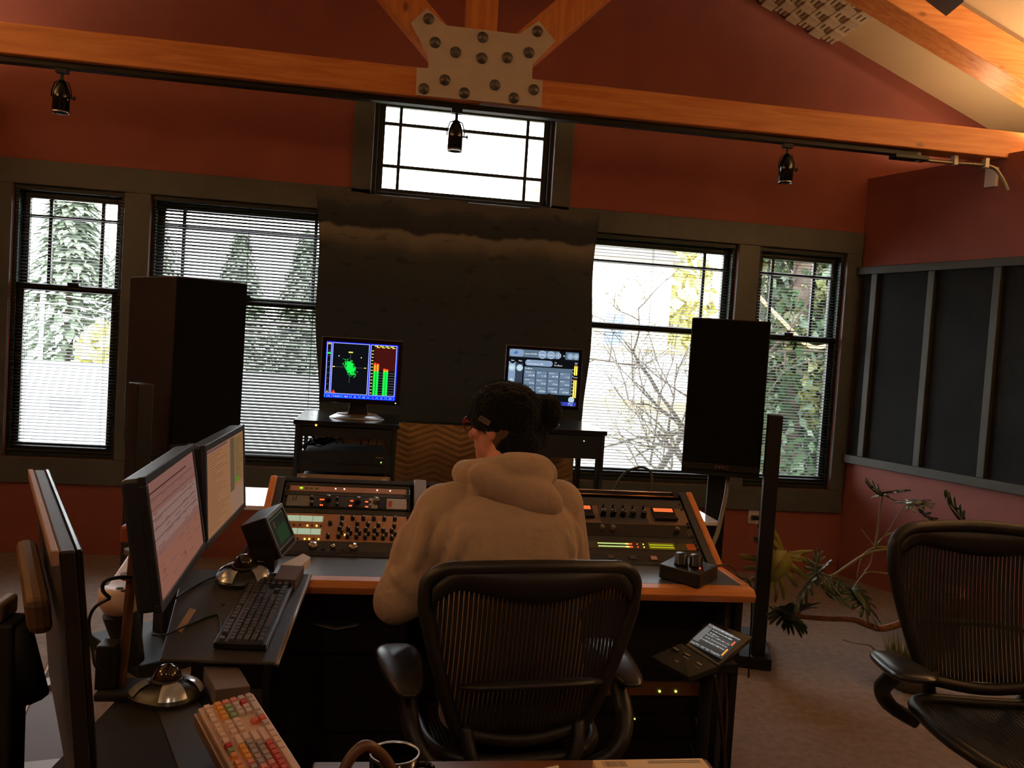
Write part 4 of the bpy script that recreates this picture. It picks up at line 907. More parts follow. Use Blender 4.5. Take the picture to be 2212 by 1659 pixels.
P.c(dk).r(0, Wr, 0, Hr); P.c(md_).r(0, .78*Wr, .88*Hr, Hr).r(0, .17*Wr, .18*Hr, .85*Hr); P.c(E_('remote_band', 74, 70, 66)).r(.2*Wr, .88*Wr, .28*Hr, .72*Hr)
for i in range(12): P.c(wht).t(PARAM[i][1], (.36+.17*(i % 4))*Wr, (.58-.13*(i//4))*Hr, .0085, 'R', .8)
P.c(wht).t('De-Ess Parametric (MS)', .22*Wr, .78*Hr, .0095, 'L', .75).t('De-Esser', .62*Wr, .78*Hr, .0085, 'L', .8).t('DeEsser', .22*Wr, .66*Hr, .009).t('Library', .42*Wr, .92*Hr, .009, 'L', .8).t('Frame', .56*Wr, .92*Hr, .009, 'L', .8).t('System 6000 MKII', .14*Wr, .92*Hr, .0075, 'L', .7)
for k, st in enumerate(('E1', 'E2', 'E3', 'E4')): P.c(wht).t(st, (.70+.075*k)*Wr, .92*Hr, .008)
for k in range(6): P.c(wht).t(['Threshold M', 'Ratio M', 'Attack M', 'Release M', 'Frequency M', 'Ratio S'][k], (.02+.155*k)*Wr, .07*Hr, .0058, 'L', .7).t(['-30.0 dB', '1 : 3.2', '3.0 ms', '20 ms', '7.10 kHz', '1 : 3.2'][k], (.02+.155*k)*Wr, .03*Hr, .0065, 'L', .7)
P.c(E_('remote_amber', 235, 150, 60, 1.2)).r(.91*Wr, .95*Wr, .1*Hr, .4*Hr); P.c(E_('remote_red', 230, 100, 50, 1.2)).r(.91*Wr, .95*Wr, .58*Hr, .78*Hr)
obj('screen_picture', P.mb, P.mats, tr_)
k0, k1, k2, k3 = p3+(p3-p0)*.02+(p3-p2)*.1, p2+(p2-p1)*.02, onY(1488, 1462, 2.5), onY(1405, 1418, 2.56)
mb = MB(); mb.hexa([p-V((0,0,.02)) for p in (k0, k3, k2, k1)], [k0, k3, k2, k1]); obj('fader_panel', mb, m_matte, tr_, bev=.003)
ev = (k3-k0); eu = (k1-k0); ns = eu.cross(ev).normalized(); ns = ns if ns.z > 0 else -ns
for u, v in ((.12, .35), (.38, .3), (.44, .42), (.45, .7), (.74, .35), (.8, .5)):
    c_ = k0+eu*u+ev*v; a_ = eu.normalized()*.011; b_ = ev.normalized()*.006
    obj('fader_cap', MB().hexa([c_-a_-b_, c_+a_-b_, c_+a_+b_, c_-a_+b_], [c_-a_*.8-b_*.6+ns*.011, c_+a_*.8-b_*.6+ns*.011, c_+a_*.8+b_*.6+ns*.011, c_-a_*.8+b_*.6+ns*.011]), m_knobcap, tr_)
obj('stand_post', MB().cyl((1.12, 2.7, .06), (1.12, 2.7, .55), .022, 14), m_matte, tr_); obj('stand_foot', MB().lathe([(.14, 0), (.14, .02), (.03, .06), (0, .06)], (1.12, 2.7, 0), 24), m_matte, tr_)
obj('stand_head', MB().bx(1.05, 1.19, 2.62, 2.78, .5, .535), m_matte, tr_, bev=.005)
# rack gear in the right pedestal
t = thing('pedestal_unit', (1.0, 3.0, .275), 0, 'brown faced rack unit with green lights under the right desk corner', 'rack unit')
obj('faceplate', MB().bx(.76, 1.22, 2.985, 3.0, .275, .325), pm('brown_anodised_panel', S(128,86,58), .45, .2), t, bev=.001)
for x in (1298, 1426, 1461): p = onY(x, 1478, 2.983); obj('light', MB().cyl((p.x, 2.985, .292), (p.x, 2.981, .292), .004, 8), m_green_led, t)
t = thing('network_switch', (.95, 3.0, .15), 0, 'black rack box with three tiny green lights near the floor', 'rack unit')
obj('faceplate', MB().bx(.76, 1.22, 2.985, 3.0, .12, .2), m_black, t, bev=.001)
for x in (1361, 1366, 1371): p = onY(x, 1553, 2.983); obj('light', MB().cyl((p.x, 2.985, p.z), (p.x, 2.981, p.z), .0025, 8), m_green_led, t)
# floor leads by the right pedestal
for i, (pts, r_, mm, lab) in enumerate([
    ([(1.16, 2.74, .45), (1.19, 2.72, .3), (1.2, 2.68, .15), (1.185, 2.62, .03), (1.16, 2.5, .012)], .008, pm('brown_black_cable', S(44,28,22), .5), 'thick brown cable dropping from the touch remote to the carpet'),
    ([(1.22, 2.8, .5), (1.235, 2.78, .3), (1.22, 2.74, .14), (1.19, 2.66, .03), (1.2, 2.52, .012)], .005, pm('thin_brown_cable', S(70,46,34), .5), 'thin brown cable beside the thick one at the right pedestal'),
    ([(1.19, 2.98, .1), (1.22, 2.92, .02), (1.3, 2.86, .012), (1.33, 2.78, .012), (1.27, 2.72, .012), (1.2, 2.74, .012)], .006, m_rubber, 'dark cable looped on the carpet by the right pedestal'),
    ([(1.2, 2.97, .2), (1.215, 2.9, .06), (1.225, 2.82, .012), (1.26, 2.76, .012), (1.31, 2.8, .012)], .0035, m_steel, 'thin grey cable curling on the carpet by the right pedestal')]):
    obj('floor_cable', MB().tube(smooth(pts, 8), r_, 8), mm, None, lab, 'cable', 'cables on the carpet', origin=pts[-1])

# ================================================================== WORKSTATION ON THE LEFT
def face(bl, br, tl):
    ex = (br-bl); ey = (tl-bl); w_, h_ = ex.length, ey.length; ex = ex.normalized(); n_ = ex.cross(ey).normalized(); ey = n_.cross(ex)
    return MX(((ex.x, ey.x, n_.x, bl.x), (ex.y, ey.y, n_.y, bl.y), (ex.z, ey.z, n_.z, bl.z), (0, 0, 0, 1))), w_, h_
m_monbk = pm('charcoal_monitor_plastic', S(44,46,50), .4)
m_montop = pm('grey_monitor_top', S(66,68,72), .45)
def side_screen(yn, yf, xtn, xtf, xbn, xbf, zt, zb, label, painter):
    bl, br, tl = V((xbn, yn, zb)), V((xbf, yf, zb)), V((xtn, yn, zt))
    T, w_, h_ = face(bl, br, tl)
    t = thing('desktop_monitor', ((xbn+xbf)/2, (yn+yf)/2, zb), 0, label, 'monitor')
    obj('housing', MB(T).bx(.003, w_-.003, .003, h_-.003, -.05, -.008), m_monbk, t, bev=.008)
    b_ = .02; mb = MB(T); mb.bx(0, w_, 0, b_, -.012, .004).bx(0, w_, h_-b_, h_, -.012, .004).bx(0, b_, b_, h_-b_, -.012, .004).bx(w_-b_, w_, b_, h_-b_, -.012, .004); obj('bezel', mb, m_monbk, t, bev=.002)
    obj('rear_bulge', MB(T).bx(w_*.25, w_*.75, h_*.2, h_*.8, -.075, -.05), m_monbk, t, bev=.012)
    P = Pic(T @ MX.Translation((b_, b_, 0))); painter(P, w_-2*b_, h_-2*b_); obj('screen_picture', P.mb, P.mats, t)
    return t, T, w_, h_
def paint1(P, W, H):
    P.c(E_('rose_reflection', 168, 118, 106, .44)).r(0, W, 0, H); P.c(E_('rose_pale', 176, 138, 128, .44)).r(0, W, .42*H, .72*H); P.c(E_('rose_warm', 178, 118, 98, .44)).r(0, W, 0, .35*H)  # rosy reflection of the room is put into these page colours
    ln = E_('rose_line', 126, 84, 78, .44); tx = E_('rose_text', 150, 106, 98, .44)
    P.c(E_('rose_bar', 104, 58, 54, .44)).r(.02*W, .8*W, .895*H, .91*H)
    for k in range(5): P.c(ln).r(.02*W, .95*W, (.84-.085*k)*H, (.842-.085*k)*H+.0016)
    r_ = random.Random(5)
    for k in range(16):
        for j in range(5):
            if r_.random() < .6: x = .04+.19*j; P.c(tx).r(x*W, (x+.05+.1*r_.random())*W, (.93-.055*k)*H, (.93-.055*k)*H+.0028)
    P.c(E_('rose_spot', 140, 94, 84, .44)).r(.08*W, .1*W, .2*H, .24*H).r(.5*W, .53*W, .13*H, .17*H)
def paint2(P, W, H):
    P.c(E_('amber_reflection', 186, 132, 92, .44)).r(0, W, 0, H); P.c(E_('mauve_bar', 128, 94, 98, .44)).r(.02*W, .52*W, .955*H, .985*H)  # amber room reflection painted into the list as its own glow
    P.c(E_('grey_column', 124, 100, 78, .44)).r(.6*W, .72*W, .28*H, .98*H); P.c(E_('olive_column', 160, 124, 82, .44)).r(.72*W, .98*W, .36*H, .97*H); P.c(E_('pale_foot', 178, 138, 112, .44)).r(.6*W, W, 0, .3*H)
    P.c(E_('lime_box', 120, 160, 50, .44)).r(.74*W, .86*W, .37*H, .44*H)
    r_ = random.Random(9); tx = E_('amber_text', 158, 108, 76, .44); t2 = E_('amber_text2', 130, 96, 62, .44)
    for k in range(26):
        P.c(tx).r(.03*W, (.2+.35*r_.random())*W, (.92-.034*k)*H, (.92-.034*k)*H+.0026)
    for k in range(16): P.c(t2).r(.74*W, (.8+.14*r_.random())*W, (.93-.032*k)*H, (.93-.032*k)*H+.002)
s1_, T1, w1, h1 = side_screen(1.95, 2.55, -.509, -.507, -.46, -.487, 1.187, .885, 'near desktop monitor with a rose reflection painted into its page, seen sideways', paint1)
s2_, T2, w2, h2 = side_screen(2.56, 3.2, -.506, -.509, -.487, -.48, 1.18, .878, 'far desktop monitor with an amber reflection painted into its list, beside the console', paint2)
# mount: pole, cream boom and clamps behind the near monitor
m_cream_arm = pm('cream_enamel', S(214,190,176), .45, var=.04); m_bronze = pm('bronze_tube', S(120,88,64), .35, .7); m_redcl = pm('red_brown_casting', S(168,84,66), .45)
pa, pb = onY(293, 1148, 2.2), onY(262, 1482, 2.2)
ar = thing('screen_boom', (pb.x, pb.y, .60), 0, 'cream and bronze monitor arm with a red clamp behind the near monitor', 'monitor arm')
obj('pole', MB().cyl(pa, pb, .0115, 14), m_bronze, ar)
obj('collar', MB().cyl(onY(289, 1186, 2.2), onY(288, 1196, 2.2), .022, 18), m_steel, ar); obj('collar', MB().cyl(onY(280, 1240, 2.2), onY(279, 1250, 2.2), .021, 18), m_bronze, ar)
c_ = onY(296, 1145, 2.2)
obj('clamp', MB().bx(c_.x-.03, c_.x+.05, c_.y-.035, c_.y+.05, c_.z-.025, c_.z+.016), m_redcl, ar, bev=.006)
obj('clamp_lever', MB().bx(c_.x-.02, c_.x+.05, c_.y-.02, c_.y+.01, c_.z+.016, c_.z+.022), m_cream_arm, ar, bev=.002); obj('clamp_screw', MB().cyl((c_.x+.01, c_.y-.042, c_.z-.004), (c_.x+.01, c_.y-.03, c_.z-.004), .007, 12), m_steel, ar)
b0 = onY(263, 1272, 2.32); b1 = onY(318, 1182, 2.75)
obj('boom_end', MB().lathe([(0, .0), (.055, 0), (.055, -.035), (.04, -.06), (0, -.06)], b0, 28), m_cream_arm, ar); obj('boom_end', MB().lathe([(0, .012), (.05, .012), (.05, -.03), (0, -.03)], b1, 28), m_cream_arm, ar)
d_ = (b1-b0).normalized(); n_ = d_.cross(V((0,0,1))).normalized()*.042; u_ = V((0,0,.016))
obj('boom', MB().hexa([b0-n_-u_, b0+n_-u_, b1+n_-u_, b1-n_-u_], [b0-n_-u_*.1, b0+n_-u_*.1, b1+n_-u_*.1, b1-n_-u_*.1]), m_cream_arm, ar, bev=.006)
for q in (b0+V((.012, -.02, .001)), b0+V((-.005, .0, .001)), b1+V((-.01, 0, .0125))): obj('bolt_hole', MB().lathe([(.009, 0), (.009, .0012), (0, .0012)], q, 14), m_matte, ar)
obj('lower_boom', MB().cyl(b0+V((0,0,-.06)), b0+V((.03, .02, -.2)), .045, 20, r2=.03), m_matte, ar)
obj('base_block', MB().bx(pb.x-.05, pb.x+.06, pb.y-.05, pb.y+.06, .60, pb.z), m_matte, ar, bev=.006)
obj('carriage', MB().bx(pb.x-.055, pb.x-.012, pb.y-.03, pb.y+.03, pb.z+.0, pb.z+.11), m_black, ar, bev=.004)
cb_ = [onY(318, 1262, 2.2), onY(300, 1250, 2.16), onY(262, 1247, 2.12), onY(228, 1255, 2.1), onY(222, 1275, 2.1), onY(238, 1292, 2.1)]
obj('loop_cable', MB().tube(smooth(cb_, 6), .0045, 8), m_rubber, None, 'black cable looped over the cream monitor arm', 'cable', origin=cb_[0])
cb_ = [onY(238, 1292, 2.12), onY(205, 1312, 2.12), onY(192, 1345, 2.12), onY(200, 1400, 2.12), onY(208, 1440, 2.12), onY(240, 1455, 2.2)]
obj('drop_cable', MB().tube(smooth(cb_, 6), .004, 8), m_rubber, None, 'black cable drooping left of the bronze pole', 'cable', origin=cb_[0])
# tray with the black keyboard
TRS = .15; tp0 = V((0, 2.29, .675)); tn = V((0, -TRS, 1)).normalized()
def onT(x, y, d=0): return onP(x, y, tp0+tn*d, tn)
ty = V((0, 1, TRS)).normalized()
tq = [onT(345, 1424), onT(597, 1431), onT(668, 1240), onT(520, 1190)]
tq[3] = V((-.60, tq[2].y+.02, 0)); tq[3].z = tp0.z+(tq[3].y-tp0.y)*TRS
m_tray = pm('grey_black_laminate', S(58,56,55), .42, var=.05)
tray = thing('keyboard_tray', (-.4, 2.55, .0), 0, 'tilted charcoal tray carrying the black keyboard', 'tray')
obj('board', MB().hexa([p-V((0,0,.009)) for p in tq], tq), m_tray, tray, bev=.003)
e0, e1 = tq[1], tq[2]; obj('edge_strip', MB().tube([e0+V((.001,0,-.006)), e1+V((.001,0,-.006))], .007, 8), m_steel, tray)
tpz = [onT(380, 1362), onT(392, 1368), onT(424, 1318), onT(410, 1314)]; obj('tape_strip', MB().hexa([p+tn*.0005 for p in tpz], [p+tn*.0012 for p in tpz]), pm('tan_masking_tape', S(176,140,96), .7, var=.08), tray)
p = onT(482, 1306); obj('screw_hole', MB().lathe([(.006, 0), (.006, .0008), (0, .0008)], p, 12), m_matte, tray)
obj('support', MB().bx(-.5, -.3, 2.5, 2.7, 0, .69), m_matte, tray)
# keyboards ------------------------------------------------------------
ROWS = [  # (y row, [(x, width)...]) in key units, Esc end at 0
    (5.35, [(0, 1)]+[(2+i, 1) for i in range(4)]+[(6.5+i, 1) for i in range(4)]+[(11+i, 1) for i in range(4)]+[(15.25+i, 1) for i in range(3)]+[(18.5+i, 1) for i in range(4)]),
    (4, [(i, 1) for i in range(13)]+[(13, 2)]+[(15.25+i, 1) for i in range(3)]+[(18.5+i, 1) for i in range(4)]),
    (3, [(0, 1.5)]+[(1.5+i, 1) for i in range(12)]+[(13.5, 1.5)]+[(15.25+i, 1) for i in range(3)]+[(18.5+i, 1) for i in range(4)]),
    (2, [(0, 1.75)]+[(1.75+i, 1) for i in range(11)]+[(12.75, 2.25)]+[(18.5+i, 1) for i in range(4)]),
    (1, [(0, 2.25)]+[(2.25+i, 1) for i in range(10)]+[(12.25, 2.75)]+[(16.25, 1)]+[(18.5+i, 1) for i in range(3)]+[(21.5, 1)]),
    (0, [(0, 1.25), (1.25, 1.25), (2.5, 1.25), (3.75, 6.25), (10, 1.25), (11.25, 1.25), (12.5, 1.25), (13.75, 1.25), (15.25, 1), (16.25, 1), (17.25, 1), (18.5, 2), (20.5, 1), (21.5, 1)])]
def keymesh(wd, U, mat_, h_=.0085, dish=.78):
    w_ = wd*U; g = U*.04; a0, a1, b0, b1 = g, w_-g, g, U-g; i_ = U*.13
    return MB().hexa([(a0,b0,0),(a1,b0,0),(a1,b1,0),(a0,b1,0)], [(a0+i_*.7,b0+i_*.7,h_),(a1-i_*.7,b0+i_*.7,h_),(a1-i_*.7,b1-i_*1.2,h_),(a0+i_*.7,b1-i_*1.2,h_)]).mesh('key', mat_)
def keyboard(name, T, U, label, pick, mat_case, caseh, mar, kh=.0085, side=None):
    t = thing(name, T.translation, 0, label, 'keyboard'); inv = PM[t.name].inverted() @ T
    Lk, Dk = 22.5*U, 6.4*U
    obj('case', MB(T).bx(-mar, Lk+mar, -mar, Dk+mar, 0, caseh), mat_case, t, bev=.0025)
    cache = {}
    for y, row in ROWS:
        for x, wd in row:
            c = pick(x, y, wd); k = (wd, c.name)
            if k not in cache: cache[k] = keymesh(wd, U, c, kh)
            link('key', cache[k], t, inv @ MX.Translation((x*U, y*U, caseh)))
    return t
kb = [onT(470, 1400), onT(574, 1410), onT(641, 1256), onT(552, 1246)]
kex = (((kb[2]-kb[1])+(kb[3]-kb[0]))/2).normalized(); key_ = tn.cross(kex).normalized()
U = .0188*(((kb[2]-kb[1]).length+(kb[3]-kb[0]).length)/2)/.45
ko = kb[1]+key_*.008+kex*.01+tn*.004
T = MX(((kex.x, key_.x, tn.x, ko.x), (kex.y, key_.y, tn.y, ko.y), (kex.z, key_.z, tn.z, ko.z), (0, 0, 0, 1)))
m_key = pm('black_key_plastic', S(80,81,84), .34)
t = keyboard('black_keyboard', T, U, 'black full size keyboard on the charcoal tray', lambda x, y, w: m_key, m_black, .017, .008)
obj('silver_band', MB(T).bx(0, 22.5*U, 5.02*U, 5.32*U, .017, .0185), pm('grey_band', S(110,110,112), .4, .3), t)
obj('silver_band', MB(T).bx(19*U, 22.4*U, 5.3*U, 6.3*U, .017, .0175), pm('grey_band', S(110,110,112), .4, .3), t)
for k in range(2): obj('blue_light', MB(T).lathe([(.0028, 0), (.0028, .002), (0, .002)], (20.6*U-.012*k, 6.15*U, .018), 8), m_blue_led, t)
obj('edge_line', MB(T).bx(-.008, 22.5*U+.008, -.0095, -.0075, .004, .017), m_silver, t)
kl = [T @ V((3*U, 6.6*U, .012)), onT(470, 1328, .004), onT(410, 1348, .004), onT(360, 1370, .006), onY(330, 1372, 2.35)]
obj('keyboard_lead', MB().tube(smooth(kl, 6), .003, 6), m_rubber, None, 'black lead running left from the black keyboard', 'cable', origin=kl[1])
# trackballs -----------------------------------------------------------
m_tbb = pm('brown_black_trackball_base', S(32,29,27), .35); m_tbs = pm('glossy_silver_button', S(186,190,196), .22, .45); m_ball = pm('dark_amber_ball', S(46,34,22), .06, spec=.8)
def trackball(c, up, rz, label, sc_=1.0):
    z = up.normalized(); x = V((math.cos(rz), math.sin(rz), 0)); x = (x-z*x.dot(z)).normalized(); y = z.cross(x)
    T = MX(((x.x, y.x, z.x, c.x), (x.y, y.y, z.y, c.y), (x.z, y.z, z.z, c.z), (0, 0, 0, 1))) @ MX.Scale(sc_, 4)
    t = thing('trackball', c, 0, label, 'trackball')
    def shell(fn, mat_, name, a0, a1, r0, r1, top):
        mb = MB(T); nu, nr = 28, 8; vs_ = []
        for i in range(nr+1):
            for j in range(nu+1):
                a = a0+(a1-a0)*j/nu; rr = r0+(r1-r0)*i/nr
                X = .068*rr*abs(math.cos(a))**.75*(1 if math.cos(a) > 0 else -1); Y_ = .075*rr*abs(math.sin(a))**.75*(1 if math.sin(a) > 0 else -1)
                vs_.append((X, Y_, fn(X, Y_, rr)))
        fs_ = [(i*(nu+1)+j, (i+1)*(nu+1)+j, (i+1)*(nu+1)+j+1, i*(nu+1)+j+1) for i in range(nr) for j in range(nu)]
        mb.add(vs_, fs_, True); return obj(name, mb, mat_, t)
    hgt = lambda X, Y_, rr: .012+.026*(1-rr**4)+.012*max(0, -Y_/.075)*(1-rr**6)
    shell(hgt, m_tbb, 'base', 0, 6.2832, .02, 1.0, 0)
    obj('base_rim', MB(T).lathe([(1, 0), (1.0, .0125)], (0,0,0), 40, sx=.066, sy=.073) if False else MB(T).prism([(.068*abs(math.cos(k*.2094))**.75*(1 if math.cos(k*.2094) > 0 else -1), .075*abs(math.sin(k*.2094))**.75*(1 if math.sin(k*.2094) > 0 else -1)) for k in range(30)], 0, .0125, 'z'), m_tbb, t)
    up2 = lambda X, Y_, rr: hgt(X, Y_, rr)+.0035
    for a0, a1, nm in ((.35, 1.35, 'button'), (1.8, 2.8, 'button'), (3.5, 4.5, 'button'), (4.9, 5.95, 'button')): shell(up2, m_tbs, nm, a0, a1, .5, .97, 0)
    obj('socket_ring', MB(T).lathe([(.034, .034), (.034, .044), (.030, .047), (.028, .042)], (0, 0, 0), 32), m_black, t)
    obj('ball', MB(T).sph((0, 0, .046), .0285, 28, 18), m_ball, t)
    return t
c1 = (onT(470, 1242)+onT(585, 1262))/2; trackball(c1, tn, R(100), 'black and silver trackball beside the black keyboard', 1.12)
tl = [onT(468, 1245, .01), onT(440, 1256, .004), onT(410, 1272, .004), onT(380, 1292, .006)]
obj('trackball_lead', MB().tube(smooth(tl, 6), .003, 6), m_rubber, None, 'black lead leaving the trackball on the tray', 'cable', origin=tl[0])
m_taupe = pm('taupe_cardboard', S(104,90,84), .75, var=.05)
def slabbox(name, pts, hgt, up, mat_, label, cat):
    c = sum(pts, V())/4
    o = obj(name, MB().hexa([p-up*hgt for p in pts], pts), mat_, None, label, cat, bev=.002, origin=c-up*hgt); return o
bp = [onT(592, 1250, .035), onT(638, 1253, .035), onT(657, 1222, .035), onT(607, 1221, .035)]
slabbox('cardboard_box', bp, .034, tn, m_taupe, 'small taupe box between the black keyboard and the white papers', 'box')
pp = [onT(606, 1219, .03), onT(650, 1223, .03), onT(671, 1203, .03), onT(655, 1195, .03)]
slabbox('paper_stack', pp, .028, tn, m_paper, 'small stack of white paper at the console corner', 'paper')
pp = [onT(530, 1240, .004), onT(560, 1225, .004), onT(561, 1195, .004), onT(540, 1200, .004)]
slabbox('loose_sheet', pp, .003, tn, m_paper, 'loose white sheet behind the trackball on the tray', 'paper')
# little level meter box
Lz = lambda x, y, Y: onY(x, y, Y)
TLm, TRm, BRm, BLm = Lz(573, 1118, 2.76), Lz(608, 1082, 2.93), Lz(640, 1169, 2.93), Lz(607, 1206, 2.76)
T, w_, h_ = face(BLm, BRm, TLm)
lm = thing('level_meter', (BLm.x, BLm.y, BLm.z), 0, 'small black level meter leaning beside the trackball', 'meter')
obj('case', MB(T).bx(0, w_, 0, h_, -.085, -.004), m_black, lm, bev=.002); obj('front_frame', MB(T).bx(0, w_, 0, .026, -.004, .003).bx(0, w_, h_-.012, h_, -.004, .003).bx(0, .01, .026, h_-.012, -.004, .003).bx(w_-.01, w_, .026, h_-.012, -.004, .003), pm('bronze_grey_frame', S(92,84,76), .4, .3), lm, bev=.001)
obj('foot', MB().bx(BLm.x-.1, BLm.x-.02, BLm.y+.0, BLm.y+.1, tp0.z+(BLm.y+.1-2.29)*TRS, BLm.z+.03), m_black, lm)
P = Pic(T @ MX.Translation((.01, .026, -.003))); Wm, Hm = w_-.02, h_-.038
P.c(E_('meter_dark', 42, 44, 34, .6)).r(0, Wm, 0, Hm)
for k in range(7): P.c(E_('meter_green', 44, 74, 38, .6)).r((.3+.09*k)*Wm, (.35+.09*k)*Wm, .06*Hm, (.55+.03*(k % 3))*Hm)
P.c(E_('meter_brown', 90, 54, 40, .7)).r(.25*Wm, .33*Wm, .6*Hm, .82*Hm); P.c(E_('meter_line', 86, 90, 66)).r(.05*Wm, .95*Wm, .9*Hm, .915*Hm).r(.05*Wm, .065*Wm, .06*Hm, .9*Hm)
obj('screen_picture', P.mb, P.mats, lm)
for k in range(8): obj('key', MB(T).bx(.012+(w_-.024)*k/8, .012+(w_-.024)*(k+.55)/8, .008, .02, .003, .006), m_matte, lm)
for k in range(5):
    a = Lz(560-6*k, 1150+6*k, 3.02); pts = [a, Lz(548-5*k, 1172+4*k, 2.98), Lz(530-4*k, 1192+3*k, 2.95), Lz(520, 1203, 2.93)]
    obj('patch_lead', MB().tube(smooth(pts, 5), .004, 6), m_rubber, None, ['topmost black lead of the bundle behind the level meter', 'second black lead of the bundle behind the level meter', 'middle black lead of the bundle behind the level meter', 'fourth black lead of the bundle behind the level meter', 'lowest black lead of the bundle behind the level meter'][k], 'cable', 'lead bundle behind the level meter', origin=pts[0])
# ------------------------------------------------------------------ near side desk
NZ = .60
m_blk = pm('black_desk_laminate', S(13,12,12), .9, var=.06)
sd = thing('side_desk', (-.4, 1.7, 0), 0, 'low black side desk under the multicoloured keyboard', 'desk')
dp = [(-.60, 2.24), (-.27, 2.24), (-.235, 1.95), (-.165, 1.6), (-.165, 1.0), (-.7, 1.0)]
obj('desk_top', MB().prism(dp, NZ-.025, NZ, 'z'), m_blk, sd, bev=.003)
for x, y in ((-.56, 2.15), (-.32, 2.15), (-.65, 1.06), (-.21, 1.06)): obj('leg', MB().bx(x, x+.04, y, y+.04, 0, NZ-.025), m_matte, sd)
obj('back_board', MB().bx(-.58, -.57, 1.1, 2.2, .3, NZ-.03), m_matte, sd)
UPZ = V((0, 0, 1))
c2 = (onZ(292, 1462, NZ+.03)+onZ(432, 1502, NZ+.03))/2; c2.z = NZ; trackball(c2, UPZ, R(62), 'black and silver trackball at the far end of the coloured keyboard', 1.15)
bp = [onZ(465, 1490, NZ+.045), onZ(541, 1482, NZ+.045), onZ(512, 1433, NZ+.045), onZ(440, 1438, NZ+.045)]
slabbox('cardboard_box', bp, .044, UPZ, m_taupe, 'taupe box beside the near trackball', 'box')
mpad = [onZ(335, 1520, NZ+.003), onZ(420, 1500, NZ+.003), onZ(520, 1659, NZ+.003), onZ(400, 1700, NZ+.003)]
slabbox('mouse_pad', mpad, .0028, UPZ, pm('dark_grey_pad', S(48,47,47), .6), 'dark grey pad lying left of the coloured keyboard', 'pad')
# multicoloured keyboard
cs = .2; cn = V((0, -cs, 1)).normalized(); cp0 = V((0, 1.93, .705))
ck = [onP(415, 1500, cp0, cn), onP(546, 1497, cp0, cn), onP(655, 1659, cp0, cn), onP(498, 1659, cp0, cn)]
kex = -(((ck[2]-ck[1])+(ck[3]-ck[0]))/2).normalized(); key_ = cn.cross(kex).normalized()
U = (ck[1]-ck[0]).dot(-key_)/6.9
ko = ck[1]-kex*(22.5*U+.006)+key_*.006-cn*.012
T = MX(((kex.x, key_.x, cn.x, ko.x), (kex.y, key_.y, cn.y, ko.y), (kex.z, key_.z, cn.z, ko.z), (0, 0, 0, 1)))
kc = {n: pm(n+'_keycap', c, .4) for n, c in dict(cream=S(236,206,184), orange=S(240,160,96), amber=S(240,172,84), grey=S(176,160,156), red=S(214,100,84), pink=S(226,150,136), green=S(150,172,128), crimson=S(190,52,56), pale=S(206,190,182), coral=S(226,112,84)).items()}
def pick(x, y, w):
    if x >= 18.4:
        if y > 5: return kc['cream']
        if y == 4: return kc['amber']
        if y == 0: return kc['pale']
        if x >= 21.4: return kc[{3: 'pink', 2: 'pink', 1: 'pale'}[y]]
        return kc[{(18, 3): 'green', (19, 3): 'green', (20, 3): 'green', (20, 1): 'crimson'}.get((int(x), int(y)), 'pale')]
    if x >= 15.2:
        return kc[{0: 'pale' if x < 16 or x > 17 else 'coral', 1: 'coral'}.get(int(y), 'cream')]
    if w > 1.2 or (y < 1 and x > 9): return kc['cream']
    if y > 5: return kc['cream'] if x > 13.5 else kc['crimson'] if x > 12.5 else kc['green'] if x > 11.5 else kc['orange']
    if y == 4: return kc['cream'] if x > 12.5 else kc['amber'] if x > 9.5 else kc['pink'] if x > 8.5 else kc['grey']
    if y == 3: return kc['grey'] if x > 8 else kc['pink'] if x > 4 else kc['red']
    if y == 2: return kc['grey'] if x > 8.6 else kc['pink'] if x > 7 else kc['red']
    return kc['red'] if x > 6 else kc['coral']
t = keyboard('coloured_keyboard', T, U, 'cream keyboard with pink, orange and green keys in the foreground', pick, pm('cream_keyboard_case', S(222,190,170), .35), .012, .006, .009)
obj('clear_base', MB(T).bx(-.008, 22.5*U+.008, -.008, 6.4*U+.014, -.03, 0), pm('clear_brown_base', S(150,116,94), .2, spec=.6), t, bev=.003)
obj('foot', MB(T).bx(18*U, 19.5*U, 5.4*U, 6*U, -.06, -.03), m_rubber, t); obj('foot', MB(T).bx(1*U, 2.5*U, 5.4*U, 6*U, -.05, -.03), m_rubber, t)
kl = [T @ V((9*U, 6.7*U, -.01)), T @ V((9.4*U, 8.5*U, -.03)), T @ V((8.6*U, 11*U, -.035)), T @ V((6.5*U, 13*U, -.035))]
obj('keyboard_lead', MB().tube(smooth(kl, 6), .0028, 6), m_rubber, None, 'black lead leaving the coloured keyboard across the pad', 'cable', origin=kl[0])
kl = [T @ V((6.5*U, 6.7*U, -.012)), T @ V((6.7*U, 9*U, -.03)), T @ V((5.4*U, 11.5*U, -.035)), T @ V((3.5*U, 12.5*U, -.035))]
obj('tan_lead', MB().tube(smooth(kl, 6), .003, 6), pm('tan_cable', S(170,136,100), .5), None, 'tan cable beside the coloured keyboard', 'cable', origin=kl[0])
